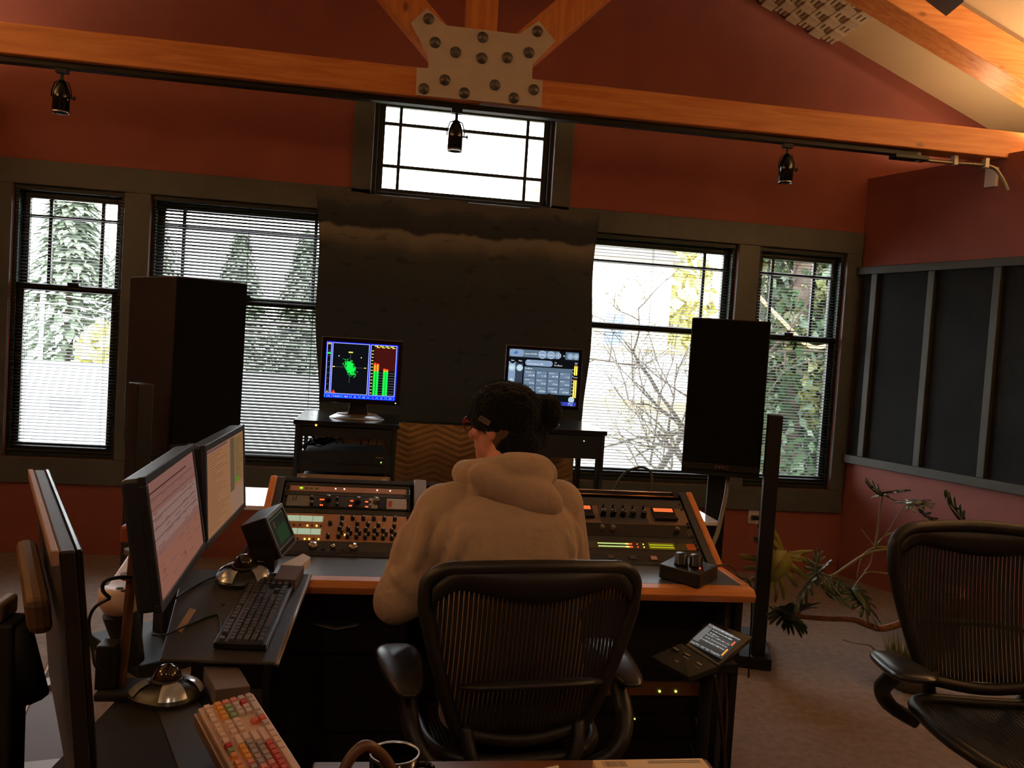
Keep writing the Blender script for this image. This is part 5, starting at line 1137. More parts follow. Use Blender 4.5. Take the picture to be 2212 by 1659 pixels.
# photographer's desk along the bottom edge
nd = thing('wooden_desk', (.28, 1.2, 0), 0, 'dark brown wooden desk along the bottom of the picture', 'desk')
m_dwood = wood('dark_brown_wood', S(88,56,36), S(106,70,46), 8)
obj('desk_top', MB().bx(-.09, .655, .62, 1.55, .72, .75), m_dwood, nd, bev=.004)
for x, y in ((-.07, 1.49), (.6, 1.49), (-.07, .66), (.6, .66)): obj('leg', MB().bx(x, x+.04, y, y+.04, 0, .72), m_dwood, nd)
bk0, bk1, bk2 = onZ(1280, 1641, .785), onZ(1517, 1637, .785), onZ(1531, 1662, .785)
bt = thing('cream_box', (bk0.x+.1, bk0.y-.1, .75), 0, 'cream cardboard box with a printed barcode on the wooden desk', 'box')
bex = (bk1-bk0).normalized(); bey = V((-bex.y, bex.x, 0)); W_ = (bk1-bk0).length; fl_ = bk0-bey*.18
T = MX(((bex.x, bey.x, 0, fl_.x), (bex.y, bey.y, 0, fl_.y), (0, 0, 1, .7505), (0, 0, 0, 1)))
obj('box', MB(T).bx(0, W_, 0, .18, 0, .0345), pm('cream_card', S(222,194,150), .6, var=.03), bt, bev=.002)
P = MB(T); rg = random.Random(2); x = .014
while x < .058: wd = rg.choice((.0008, .0012, .002)); P.rect(x, x+wd, .152, .172, .0348); x += wd+rg.choice((.0008, .0014))
for k in range(2): P.rect(.1, .1+.1, .168-.006*k, .171-.006*k, .0348)
obj('barcode', P, pm('grey_ink', S(120,104,86), .7), bt)
mc = (onZ(800, 1626, .85)+onZ(905, 1626, .85))/2
mg = thing('black_mug', (mc.x, mc.y, .75), 0, 'black mug with a pale rim at the bottom of the picture', 'mug')
obj('body', MB().lathe([(0, .004), (.032, 0), (.037, .004), (.0405, .1), (.0385, .1), (.0355, .008), (0, .008)], (mc.x, mc.y, .75), 36), m_gloss, mg)
obj('rim', MB().lathe([(.0406, .0985), (.041, .101), (.038, .101), (.0384, .0985)], (mc.x, mc.y, .75), 36), m_silver, mg)
obj('handle', MB().tube(smooth([(mc.x+.037, mc.y, .83), (mc.x+.062, mc.y, .825), (mc.x+.062, mc.y, .785), (mc.x+.036, mc.y, .775)], 5), .005, 8), m_gloss, mg)
hp = [onY(738, 1690, 1.28), onY(752, 1645, 1.29), onY(785, 1612, 1.3), onY(815, 1622, 1.31), onY(842, 1655, 1.32), onY(850, 1690, 1.33)]
hpo = thing('headphones', (hp[2].x, hp[2].y, .75), 0, 'brown headphone band standing in front of the mug', 'headphones')
obj('headband', MB().tube(smooth(hp, 6), .009, 10, flat=1.0), pm('brown_leather', S(92,66,50), .4, var=.1), hpo)
for q in (hp[0], hp[-1]): obj('ear_cup', MB().sph((q.x, q.y, .782), (.026, .032, .03)), m_black, hpo)
sp = [onZ(1168, 1660, .752), onZ(1206, 1652, .752), onZ(1215, 1675, .752), onZ(1178, 1682, .752)]
slabbox('paper_scrap', sp, .0015, UPZ, m_paper, 'scrap of cream paper on the wooden desk', 'paper')
# ------------------------------------------------------------------ far left screen seen edge-on
ZT = 1.215; nT, fT = onZ(157, 1190, ZT), onZ(92, 1015, ZT)
es = thing('edge_on_monitor', (nT.x, nT.y, .44), 0, 'monitor seen edge on at the far left with a tan back', 'monitor')
dv = (fT-nT); dv.z = 0; Ld = dv.length; dv.normalize(); nv = V((dv.y, -dv.x, 0))     # nv points right, the screen side
def eb(mb, a0, a1, b0, b1, z0, z1, lean=.0):
    q = lambda a, b, z: nT+dv*a+nv*(b+lean*(ZT-z))+V((0, 0, z-ZT))
    return mb.hexa([q(a0,b0,z0), q(a1,b0,z0), q(a1,b1,z0), q(a0,b1,z0)], [q(a0,b0,z1), q(a1,b0,z1), q(a1,b1,z1), q(a0,b1,z1)])
obj('housing', eb(MB(), 0, Ld, -.016, .004, ZT-.42, ZT, .1), m_black, es, bev=.003); obj('side_strip', eb(MB(), .0, Ld, -.026, -.016, ZT-.02, ZT+.002, .1), pm('tan_plastic_edge', S(158,128,110), .5), es, bev=.002)
obj('screen_frame', eb(MB(), 0, Ld, .004, .012, ZT-.42, ZT+.001, .1), m_gloss, es, bev=.002)
obj('rear_cover', eb(MB(), .15, Ld-.14, -.06, -.026, ZT-.16, ZT-.105, .12), pm('tan_rear_cover', S(92,66,34), .6), es, bev=.012)
obj('mount_arm', MB().tube(smooth([tuple(nT+dv*.3+nv*-.06+V((0,0,-.26))), tuple(nT+dv*.3+nv*-.14+V((0,0,-.29))), tuple(nT+dv*.27+nv*-.2+V((0,0,-.3)))], 5), .028, 12), m_matte, es)
pp_ = onY(12, 1335, 1.35)
obj('stand_leg', MB().hexa([(pp_.x-.03, pp_.y-.03, 0), (pp_.x+.035, pp_.y-.03, 0), (pp_.x+.035, pp_.y+.03, 0), (pp_.x-.03, pp_.y+.03, 0)], [(pp_.x-.015, pp_.y-.03, pp_.z), (pp_.x+.022, pp_.y-.03, pp_.z), (pp_.x+.022, pp_.y+.03, pp_.z), (pp_.x-.015, pp_.y+.03, pp_.z)]), m_matte, es, bev=.005)
obj('stand_cap', MB().bx(pp_.x-.012, pp_.x+.006, pp_.y-.032, pp_.y+.03, pp_.z, pp_.z+.03), m_steel, es, bev=.005)
obj('cross_bar', MB().tube([(pp_.x+.01, pp_.y, pp_.z-.01), tuple(nT+dv*.2+nv*-.03+V((0,0,-.27)))], .025, 10), m_matte, es)
obj('stand_leg', eb(MB(), .05, .2, -.02, .02, .60, ZT-.40, .11), m_matte, es, bev=.006)
# grey frame and blocks on the carpet, left
fq = [onZ(30, 1500, .03), onZ(140, 1458, .03), onZ(205, 1640, .03), onZ(20, 1659, .03)]
ff = thing('floor_frame', (fq[0].x, fq[0].y, 0), 0, 'grey metal frame on the carpet at the lower left', 'frame')
for i in range(4):
    a, b = fq[i], fq[(i+1) % 4]; d_ = (b-a).normalized(); n_ = V((-d_.y, d_.x, 0))*.035
    obj('bar', MB().hexa([a-n_-V((0,0,.03)), b-n_-V((0,0,.03)), b+n_-V((0,0,.03)), a+n_-V((0,0,.03))], [a-n_, b-n_, b+n_, a+n_]), pm('pale_grey_metal', S(150,146,144), .5), ff, bev=.003)
obj('panel', MB().hexa([V((q.x, q.y, .004)) for q in fq], [V((q.x, q.y, .01)) for q in fq]), pm('brown_board', S(84,54,36), .6), ff)
lo = [onZ(45, 1558, .012), onZ(62, 1520, .012), onZ(85, 1480, .012), onZ(100, 1448, .012), onZ(112, 1420, .012)]
obj('floor_cable', MB().tube(smooth(lo, 6), .008, 8), pm('tan_brown_cable', S(150,96,62), .5), None, 'tan brown cable crossing the carpet at the lower left', 'cable', 'cables on the carpet', origin=lo[0])

# ================================================================== CHAIRS
m_chair = pm('graphite_chair_plastic', S(31,29,28), .45); m_weave = pm('graphite_woven_mesh', S(36,32,30), .6); m_pad = pm('black_arm_pad', S(38,38,40), .28)
def make_chair(label):
    t = thing('mesh_office_chair', (0,0,0), 0, label, 'chair', 'mesh office chairs')
    zb, zt = .50, .99
    def hw(v): return (.165+.135*min(1, v/.75)**.8)
    def yb(x, v): return -.165-.075*v+.05*(x/.28)**2-.02*math.sin(v*3.1)
    def bp_(x, v): return V((x, yb(x, v), zb+(zt-zb)*v))
    # outline: bottom centre round to the top
    out = []
    for k in range(13): v = .06+.80*k/12; out.append((hw(v), v))
    for k in range(1, 9): a = math.pi/2*k/8; out.append((.30-.10*(1-math.cos(a))*.9-.0, .86+.12*math.sin(a)))
    top = [( .21-.42*k/8, .98+.02*math.sin(math.pi*k/8)) for k in range(1, 8)]
    ring = out+top+[(-x, v) for x, v in reversed(out)]+[(-.165+.33*k/8, .06-.05*math.sin(math.pi*k/8)) for k in range(1, 8)]
    pts = [bp_(x, v) for x, v in ring]
    obj('back_frame', MB().tube(pts, .019, 10, True), m_chair, t, local=True)
    # thick top band
    tb = MB(); n = 24; F = []; 
    for side in (0, 1):
        for k in range(n+1):
            x = -.285+.57*k/n; vt = .985 if abs(x) < .2 else .985-.12*((abs(x)-.2)/.085)**2; vb = vt-.135-.035*math.cos(x/.285*3.14)
            for v in (vt, (vt+vb)/2, vb): q = bp_(x, max(v, .6)); q.y += (-.014 if side == 0 else .008); F.append(q)
    fs_ = []
    for k in range(n):
        for j in range(2):
            a = k*3+j; fs_.append((a, a+1, a+4, a+3)); b = (n+1)*3+a; fs_.append((b+3, b+4, b+1, b))
        e = (n+1)*3; fs_.append((k*3, k*3+3, e+k*3+3, e+k*3)); fs_.append((e+k*3+2, e+k*3+5, k*3+5, k*3+2))
    tb.add(F, fs_, True); obj('top_band', tb, m_chair, t, local=True)
    # woven back: vertical bands with gaps
    wv = MB(); n = 46
    for k in range(n):
        x0 = -.29+.58*(k+.1)/n; x1 = -.29+.58*(k+.9)/n; xm = (x0+x1)/2
        vlo = next((v/40 for v in range(2, 40) if hw(v/40) > abs(xm)+.004), None)
        if vlo is None: continue
        vhi = .93 if abs(xm) < .22 else .93-.1*((abs(xm)-.22)/.07)**2
        A = [];
        for j in range(13):
            v = vlo+(vhi-vlo)*j/12; A += [bp_(x0, v), bp_(x1, v)]
        wv.add(A, [(2*j, 2*j+1, 2*j+3, 2*j+2) for j in range(12)], True)
    o = obj('back_weave', wv, m_weave, t, local=True); so = o.modifiers.new('thick', 'SOLIDIFY'); so.thickness = .002
    lp = MB(); 
    lp.tube([bp_(-.2+.4*k/8, .36+.02*math.sin(math.pi*k/8))+V((0, -.03, 0)) for k in range(9)], [.012]+[.022]*7+[.012], 10, flat=.5); obj('lumbar_pad', lp, m_chair, t, local=True)
    obj('back_spine', MB().tube(smooth([bp_(-.165, .1), (-.14, -.20, .46), (-.06, -.16, .40), (0, -.1, .385), (.06, -.16, .40), (.14, -.20, .46), bp_(.165, .1)], 5), .02, 10), m_chair, t, local=True)
    # seat
    def sp(a, k=1.0, dz=0):
        c, s = math.cos(a), math.sin(a); x = .255*k*abs(c)**.55*(1 if c > 0 else -1); y = .045+.225*k*abs(s)**.6*(1 if s > 0 else -1)
        return V((x, y, .455+.015*(x/.25)**2-.03*max(0, (y-.18)/.09)**2+dz))
    obj('seat_frame', MB().tube([sp(6.2832*k/48) for k in range(48)], .019, 10, True), m_chair, t, local=True)
    sw = MB(); n = 40
    for k in range(n):
        x0 = -.245+.49*(k+.1)/n; x1 = -.245+.49*(k+.8)/n; xm = abs((x0+x1)/2)/.25; ym = .21*(1-xm**3.2)**.3 if xm < 1 else 0
        A = []
        for j in range(9):
            y = .045-ym+2*ym*j/8; A += [(x, y, .452+.015*(x/.25)**2-.012*(1-(2*j/8-1)**2)-.03*max(0, (y-.18)/.09)**2) for x in (x0, x1)]
        sw.add(A, [(2*j, 2*j+1, 2*j+3, 2*j+2) for j in range(8)], True)
    o = obj('seat_weave', sw, m_weave, t, local=True); so = o.modifiers.new('thick', 'SOLIDIFY'); so.thickness = .002
    for s in (-1, 1):
        pad = MB(); pad.sph((0, 0, 0), (.06, .15, .024), 28, 16)
        for q in pad.v: k_ = 1/max(.35, (abs(q.x/.06)**3.2+abs(q.y/.15)**3.2)**(1/3.2)/max(1e-6, math.hypot(q.x/.06, q.y/.15))) if math.hypot(q.x, q.y) > 1e-5 else 1; q.x *= k_; q.y *= k_
        for q in pad.v: q.x *= (1+.3*(q.y/.15)); q.z += .012*(q.y/.135)
        pad.v = [V((s*.325+q.x, -.03+q.y, .655+q.z)) for q in pad.v]
        obj('arm_pad', pad, m_pad, t, local=True)
        obj('arm_support', MB().tube(smooth([(s*.31, -.05, .64), (s*.315, -.09, .60), (s*.305, -.17, .53), (s*.26, -.20, .47), (s*.18, -.19, .43)], 5), [.022]*5+[.026]*5+[.024]*5+[.022]*6, 10), m_chair, t, local=True)
    obj('tilt_mechanism', MB().bx(-.11, .11, -.14, .12, .345, .42), m_chair, t, local=True, bev=.02)
    obj('gas_column', MB().cyl((0, 0, .08), (0, 0, .35), .028, 16), m_matte, t, local=True)
    for k in range(5):
        a = R(72*k+20); c, s = math.cos(a), math.sin(a)
        obj('base_leg', MB().tube([(0, 0, .115), (.12*c, .12*s, .11), (.3*c, .3*s, .075)], [.034, .028, .02], 8), m_chair, t, local=True)
        obj('caster', MB().cyl((.3*c-.018*s, .3*s+.018*c, .03), (.3*c+.018*s, .3*s-.018*c, .03), .03, 16), m_matte, t, local=True)
    return t
def dup(root, label):
    r = root.copy(); COL.objects.link(r); r['label'] = label
    for ch in root.children: c = ch.copy(); COL.objects.link(c); c.parent = r
    return r
ch1 = make_chair('graphite mesh office chair under the person in the hoodie')
ch2 = dup(ch1, 'empty graphite mesh office chair turned towards the camera, right edge')
ch1.location = (.385, 2.33, 0); ch1.rotation_euler = (0, 0, R(7)); ch1.scale = (.94, 1, .985)
for c in ch2.children:
    if c.name.startswith('arm_'): c.location.z -= .05
ch2.location = (1.91, 2.27, 0); ch2.rotation_euler = (0, 0, R(171)); ch2.scale = (1.04, 1.04, 1.045)

# ================================================================== PERSON
from mathutils.bvhtree import BVHTree
m_skin = pm('skin', S(206,140,116), .5, var=.06, vscale=20); m_skin.node_tree.nodes['Principled BSDF'].inputs['Subsurface Weight'].default_value = .08
m_hood = pm('tan_fleece', S(174,150,126), .92, var=.05, vscale=14, bump=.5, bscale=34, spec=.1, sheen=.25)
m_jean = pm('dark_denim', S(34,36,46), .85, bump=.2, bscale=200); m_hair = pm('brown_hair', S(84,54,34), .6, var=.25, vscale=60, stretch=(1,1,.1))
m_beanie = pm('black_wool_knit', S(19,19,20), .95, var=.3, vscale=60, bump=1.0, bscale=120, spec=.1, sheen=.08)
HY = R(52); Hc = V((.358, 2.56, 1.285))
T_H = MX.Translation(Hc) @ MX.Rotation(HY, 4, 'Z') @ MX.Rotation(R(-8), 4, 'X')
b = MB(T_H)
b.sph((0, -.012, .03), (.074, .094, .098), 24, 16); b.sph((0, .035, -.045), (.06, .062, .075), 20, 14); b.sph((0, .072, -.085), (.028, .028, .03)); b.cap((0, .092, .01), (0, .112, -.028), .009, .014); b.sph((0, .088, -.062), (.024, .014, .012))
for s in (-1, 1):
    b.sph((s*.034, .08, .012), (.016, .012, .011)); b.sph((s*.076, -.005, -.012), (.010, .021, .034)); b.sph((s*.048, .062, -.018), (.02, .02, .022))
b.T = MX.Identity(4)
b.cap(T_H @ V((0, -.02, -.06)), (.355, 2.49, 1.09), .058, .068)
PEL = V((.40, 2.36, .545)); CH = V((.35, 2.44, 1.0))
b.cap(PEL, (.375, 2.4, .75), .11, .105); b.cap((.375, 2.4, .75), CH, .105, .1); b.cap((.24, 2.46, 1.04), (.47, 2.47, 1.06), .045, .045)
ARM = {-1: [V((.185, 2.455, 1.035)), V((.062, 2.375, .80)), V((.29, 2.66, .785))], 1: [V((.525, 2.48, 1.06)), V((.585, 2.47, .815)), V((.56, 2.72, .79))]}
LEG = {-1: [V((.31, 2.40, .53)), V((.27, 2.86, .555)), V((.28, 2.98, .10))], 1: [V((.50, 2.40, .53)), V((.54, 2.88, .555)), V((.54, 3.0, .10))]}
for s in (-1, 1):
    a, e, w_ = ARM[s]; b.cap(a, e, .05, .04); b.cap(e, w_, .04, .027)
    h, k, f = LEG[s]; b.cap(h, k, .085, .058); b.cap(k, f, .055, .036); b.cap(f+V((0, 0, -.05)), f+V((0, .15, -.06)), .036, .03)
    d = (w_-e).normalized(); d = V((d.x, d.y, -.08)).normalized(); sd_ = d.cross(V((0,0,1))).normalized()
    pc = w_+d*.055; b.cap(w_, pc, .026, .030); 
    for i, (off, ln) in enumerate(((-.029, .07), (-.01, .082), (.01, .077), (.028, .06))):
        r0 = pc+sd_*(off*.8)+d*.012; k1 = r0+d*(ln*.5)+V((0,0,.006)); k2 = r0+d*ln*.9+V((0,0,-.014))
        b.cap(r0, k1, .0092, .0085, 8); b.cap(k1, k2, .0085, .0072, 8)
    th = w_+d*.02-sd_*(s*.028); b.cap(th, th+d*.035-sd_*(s*.025)+V((0,0,-.004)), .011, .0095, 8); b.cap(th+d*.035-sd_*(s*.025), th+d*.065-sd_*(s*.024)+V((0,0,-.012)), .0095, .008, 8)
person = obj('person', b, m_skin, None, 'person in a tan hoodie and black beanie sitting with their back to us', 'person', origin=(.40, 2.4, 0))
remesh(person, .0055, 3)
# hoodie
def loft(mb, rings, n=32, p=2.4):
    vs_ = []
    for (z, cx, cy, rx, ry, tz) in rings:
        for k in range(n):
            a = 6.283185*k/n; c, s = math.cos(a), math.sin(a)
            x = rx*abs(c)**(2/p)*(1 if c > 0 else -1); y = ry*abs(s)**(2/p)*(1 if s > 0 else -1)
            vs_.append((cx+x, cy+y, z+tz*x))
    m_ = len(rings); fs_ = [(i*n+k, i*n+(k+1) % n, (i+1)*n+(k+1) % n, (i+1)*n+k) for i in range(m_-1) for k in range(n)]
    fs_ += [tuple(range(n-1, -1, -1)), tuple(range((m_-1)*n, m_*n))]
    return mb.add(vs_, fs_, True)
hb = MB()
loft(hb, [(.47, .40, 2.36, .20, .155, 0), (.56, .40, 2.355, .21, .16, 0), (.70, .39, 2.375, .205, .15, 0), (.85, .375, 2.40, .205, .148, .02), (.95, .36, 2.42, .213, .145, .05), (1.02, .352, 2.435, .206, .135, .08), (1.07, .35, 2.45, .17, .115, .1), (1.105, .352, 2.46, .125, .095, .1), (1.14, .354, 2.47, .085, .08, .05)])
for s in (-1, 1):
    a, e, w_ = ARM[s]
    hb.cap(a, e, .082 if s < 0 else .078, .064); hb.cap(e+V((0, 0, -.008)), w_, .064, .042); hb.cap(w_, w_+(w_-e).normalized()*.018, .044, .043)
hb.cap((.215, 2.45, 1.055), ARM[-1][0]+V((-.005, 0, -.005)), .07, .078); hb.cap((.46, 2.47, 1.08), ARM[1][0], .065, .078)
hb.cap(ARM[-1][1]+V((.0, -.012, -.012)), ARM[-1][1]+V((.02, .03, -.02)), .056, .05)
bv = BVHTree.FromPolygons([tuple(v) for v in hb.v], hb.f)
def ridge(pxs, r, sink=.0):
    r *= 1.5
    pts = []
    for x, y in pxs:
        h = bv.ray_cast(CAM, ray(x, y).normalized())
        if h[0] is not None: pts.append(h[0]-h[1].normalized()*0+ray(x, y).normalized()*(r*sink))
    if len(pts) > 1:
        q = smooth(pts, 4); hb.tube(q, [r*(.35+.65*math.sin(math.pi*(i+.6)/(len(q)+.2))) for i in range(len(q))], 8)
for pxs, r in (([(922, 1100), (915, 1150), (903, 1195), (893, 1230)], .016), ([(965, 1115), (957, 1150), (946, 1190), (936, 1225)], .015), ([(1000, 1135), (992, 1170), (983, 1215)], .013), ([(880, 1130), (862, 1180), (846, 1225)], .014),
               ([(838, 1215), (852, 1238), (872, 1262), (890, 1285)], .011), ([(1240, 1130), (1248, 1165), (1250, 1200)], .012), ([(1222, 1150), (1232, 1180), (1236, 1205)], .01), ([(968, 1170), (975, 1195), (970, 1220)], .009)):
    ridge(pxs, r)
ho = obj('hoodie', hb, m_hood, person); remesh(ho, .006, 8)
# hood lying on the back
hd = MB()
def onb(x, y, Y): return onY(x, y, Y)
hd.tube(smooth([(.262, 2.60, 1.115), (.245, 2.53, 1.135), (.265, 2.45, 1.15), (.315, 2.405, 1.165), (.375, 2.395, 1.175), (.435, 2.42, 1.17), (.475, 2.48, 1.15), (.47, 2.56, 1.125)], 5), [.034]*6+[.042]*12+[.05]*10+[.045]*8, 12)
hd.sph((.375, 2.385, 1.118), (.142, .055, .062), rot=MX.Rotation(R(20), 3, 'Y')); hd.sph((.425, 2.375, 1.10), (.1, .05, .062), rot=MX.Rotation(R(20), 3, 'Y')); hd.sph((.395, 2.405, 1.155), (.1, .05, .045))
hd.cap((.285, 2.41, 1.10), (.27, 2.5, 1.12), .035, .04)
h2 = obj('hood', hd, m_hood, person); remesh(h2, .006, 16)
# trousers, shoes
tj = MB(); tj.cap((.32, 2.37, .55), (.48, 2.37, .55), .135, .135)
for s in (-1, 1):
    h, k, f = LEG[s]; tj.cap(h, k, .1, .074); tj.cap(k, f, .072, .056)
remesh(obj('trousers', tj, m_jean, person), .009, 4)
for s in (-1, 1):
    f = LEG[s][2]; sh = MB(); sh.cap((f.x, f.y-.02, .045), (f.x, f.y+.17, .04), .043, .038); sh.cap((f.x, f.y-.01, .05), (f.x, f.y, .1), .045, .042); remesh(obj('shoe', sh, m_black, person), .006, 3)
# hair, beanie, spectacles
hr = MB(T_H); hr.sph((0, -.055, -.03), (.062, .05, .065)); hr.sph((-.062, -.03, -.03), (.02, .035, .05)); remesh(obj('hair', hr, m_hair, person), .006, 2)
ht = MB(T_H); nu, nv = 40, 22; vs_ = []
for i in range(nv+1):
    a = math.pi*i/nv
    for j in range(nu):
        q = 6.283185*j/nu; x, y, z = .099*math.sin(a)*math.cos(q), -.008+.121*math.sin(a)*math.sin(q), .035+.096*math.cos(a)
        zl = -.016+.36*(y-.02)-.1*max(0, -x)      # lower edge: high at the brow, low at the nape
        if z < zl: z = zl; k_ = .97; x *= k_; y *= k_
        vs_.append((x, y, z))
ht.add(vs_, [(i*nu+j, (i+1)*nu+j, (i+1)*nu+(j+1) % nu, i*nu+(j+1) % nu) for i in range(nv) for j in range(nu)], True)
ht.T = MX.Identity(4)
ht.sph(Hc+V((.128, -.02, .045)), (.048, .05, .056)); ht.sph(Hc+V((.09, -.015, -.015)), (.05, .055, .06)); ht.sph(Hc+V((.0, .0, .075)), (.075, .085, .048)); ht.sph(Hc+V((.04, -.06, -.05)), (.07, .055, .055))
bvh = BVHTree.FromPolygons([tuple(v) for v in ht.v], ht.f)
hvs, hfs = list(ht.v), list(ht.f)
hat = obj('beanie', ht, m_beanie, person); remesh(hat, .0065, 5)
dt = bpy.data.textures.new('wool_lumps', 'CLOUDS'); dt.noise_scale = .022; dm = hat.modifiers.new('wool', 'DISPLACE'); dm.texture = dt; dm.strength = .012; dm.mid_level = .5
rf = random.Random(4); fz = MB()
for k in range(3200):
    f = hfs[rf.randrange(len(hfs))]; u, v = rf.random(), rf.random()
    p = (V(hvs[f[0]])*(1-u)+V(hvs[f[1 % len(f)]])*u)*(1-v)+(V(hvs[f[min(3, len(f)-1)]])*(1-u)+V(hvs[f[2 % len(f)]])*u)*v
    n_ = (V(hvs[f[1]])-V(hvs[f[0]])).cross(V(hvs[f[2]])-V(hvs[f[0]]))
    if n_.length < 1e-9: continue
    c_ = p-Hc; n_ = c_.normalized()+V((rf.uniform(-.8, .8), rf.uniform(-.8, .8), rf.uniform(-.8, .8))); n_.normalize(); s_ = n_.orthogonal().normalized()*.0006
    hh = rf.uniform(.004, .014); fz.add([p-s_, p+s_, p+n_*hh], [(0, 1, 2)])
o = obj('wool_fuzz', fz, m_beanie, hat); o['kind'] = 'stuff'
hit = [bvh.ray_cast(CAM, ray(x, y).normalized())[0] for x, y in ((1042, 900), (1066, 914), (1057, 922), (1034, 906))]
if all(h is not None for h in hit):
    c0 = sum(hit, V())/4; ex = (hit[1]-hit[0]).normalized(); nn = (CAM-c0).normalized(); nn = (nn-ex*nn.dot(ex)).normalized(); ey = nn.cross(ex)
    T = MX(((ex.x, ey.x, nn.x, c0.x), (ex.y, ey.y, nn.y, c0.y), (ex.z, ey.z, nn.z, c0.z), (0, 0, 0, 1))) @ MX.Translation((0, 0, .014))
    mp_ = pm('brown_patch_leather', S(58,46,36), .6); mo = pm('tan_patch_thread', S(122,104,86), .6); W2, H2 = .0185, .0075
    pt = obj('cap_patch', MB(T).bx(-W2, W2, -H2, H2, -.014, 0), mp_, hat, bev=.002)
    obj('patch_border', MB(T).bx(-W2, W2, H2-.0012, H2, 0, .0008).bx(-W2, W2, -H2, -H2+.0012, 0, .0008).bx(-W2, -W2+.0012, -H2, H2, 0, .0008).bx(W2-.0012, W2, -H2, H2, 0, .0008), mo, pt)
    tx = MB(T); tx.text('UFO', 0, -.0035, .0005, .0098, None, 'C', 1.0); obj('patch_lettering', tx, pm('dark_patch_thread', S(84,70,56), .6), pt)
gl = MB(T_H)
for s in (-1, 1):
    gl.tube([(s*.034+.026*math.cos(a*.4488), .108-.006*abs(math.cos(a*.4488)), .008+.021*math.sin(a*.4488)) for a in range(14)], .0022, 6, True)
    gl.bx(min(s*.06, s*.066), max(s*.06, s*.066), .0, .104, .012, .022)
gl.tube([(-.008, .108, .012), (.008, .108, .012)], .0022, 6)
gm = obj('spectacles', gl, pm('dark_red_acetate', S(120,30,26), .3), person)
for s in (-1, 1): obj('lens', MB(T_H @ MX.Translation((s*.034, .106, .008)) @ MX.Rotation(R(90), 4, 'X')).disc(0, 0, 0, .025, .0205, 18), m_lens, gm)

# ================================================================== PLANT
m_leafg = pm('dark_green_leaf', S(52,72,44), .35, var=.2, vscale=12); m_leafy = pm('yellow_green_leaf', S(146,140,58), .45, var=.15, vscale=12); m_leafb = pm('bluish_green_leaf', S(92,108,98), .3, var=.2, vscale=12)
m_stem = pm('pale_green_stem', S(134,124,84), .5, var=.15, vscale=20); m_trunk = pm('scaly_brown_stem', S(118,74,48), .8, var=.35, vscale=40, bump=.5)
def split_leaf(base, tip, side, wd, mat_, par, lobes=7, curl=.25):
    base, tip, side = V(base), V(tip), V(side); ax_ = tip-base; L_ = ax_.length; a = ax_.normalized(); s = (side-a*side.dot(a)).normalized(); n_ = a.cross(s)
    mb = MB(); P_ = lambda u, v, w=0: base+a*(u*L_)+s*(v*wd)+n_*(w*L_)
    rg = random.Random(int(L_*1e5))
    mb.add([P_(0, 0), P_(.1, .24, .03), P_(.4, .3, .05), P_(.75, .18, .03), P_(1, 0, -.05), P_(.75, -.18, .03), P_(.4, -.3, .05), P_(.1, -.24, .03)], [(0, 1, 2, 3, 4, 5, 6, 7)], True)
    for sg in (-1, 1):
        for k in range(lobes):
            u = -.05+.85*k/(lobes-1); ang = R(125-105*k/(lobes-1)+rg.uniform(-6, 6)); ln = (.95-.5*abs(k/(lobes-1)-.3))*rg.uniform(.85, 1.1)
            du, dv = math.cos(ang)*ln*wd/L_, math.sin(ang)*ln*sg; r0u, r0v = max(u, .06), .06*sg
            wv = .12
            mb.add([P_(r0u-wv*.6, r0v), P_(r0u+du*.5-wv*.75, r0v+dv*.5, -curl*.1), P_(r0u+du*.85-wv*.5, r0v+dv*.88, -curl*.3), P_(r0u+du, r0v+dv, -curl*.45), P_(r0u+du*.88+wv*.45, r0v+dv*.84, -curl*.28), P_(r0u+du*.5+wv*.6, r0v+dv*.5, -curl*.1), P_(r0u+wv*.8, r0v)], [(0, 1, 2, 3, 4, 5, 6)], True)
    lf = obj('leaf', mb, mat_, par); q = lf.modifiers.new('thick', 'SOLIDIFY'); q.thickness = .0015
    obj('midrib', MB().tube([P_(-.02, 0, .002), P_(.5, 0, .055), P_(.98, 0, -.045)], [.0035, .0028, .001], 6), m_stem, lf)
    return lf
pot = V((3.13, 4.4, 0))
pl = thing('split_leaf_plant', pot, 0, 'sprawling split leaf houseplant with bare looping stems', 'plant')
obj('pot', MB().lathe([(.13, 0), (.17, .28), (.185, .28), (.185, .31), (.165, .31), (.155, .27), (0, .27)], pot, 28), pm('terracotta', S(150,86,56), .8, var=.1), pl)
obj('soil', MB().lathe([(.158, .27), (.1, .285), (0, .29)], pot, 20), pm('dark_soil', S(50,38,30), .95, bump=.6), pl)
Yp = 4.1
def stem(pxs, r, mat_=None, name='stem'):
    pts = [onY(x, y, Y_) for x, y, Y_ in pxs]; q = smooth(pts, 6); obj(name, MB().tube(q, [r*(1-.4*i/len(q)) for i in range(len(q))], 7), mat_ or m_stem, pl); return pts
NODE = (1891, 1182, 4.1)
stem([(2050, 1300, 4.3), (1990, 1240, 4.2), (1950, 1190, 4.15), NODE], .011)
stem([NODE, (1897, 1140, 4.1), (1900, 1110, 4.1), (1906, 1068, 4.1)], .007); stem([NODE, (1920, 1145, 4.05), (1945, 1105, 4.0), (1958, 1090, 4.0)], .004)
stem([NODE, (1880, 1168, 4.1), (1872, 1158, 4.1), (1860, 1143, 4.1)], .004); stem([NODE, (1910, 1160, 4.1), (1940, 1147, 4.1), (1965, 1142, 4.1), (1985, 1140, 4.1)], .005)
stem([(1985, 1180, 4.1), (1940, 1185, 4.1), (1880, 1193, 4.1), (1830, 1222, 4.1), (1800, 1242, 4.1), (1778, 1243, 4.1)], .008)
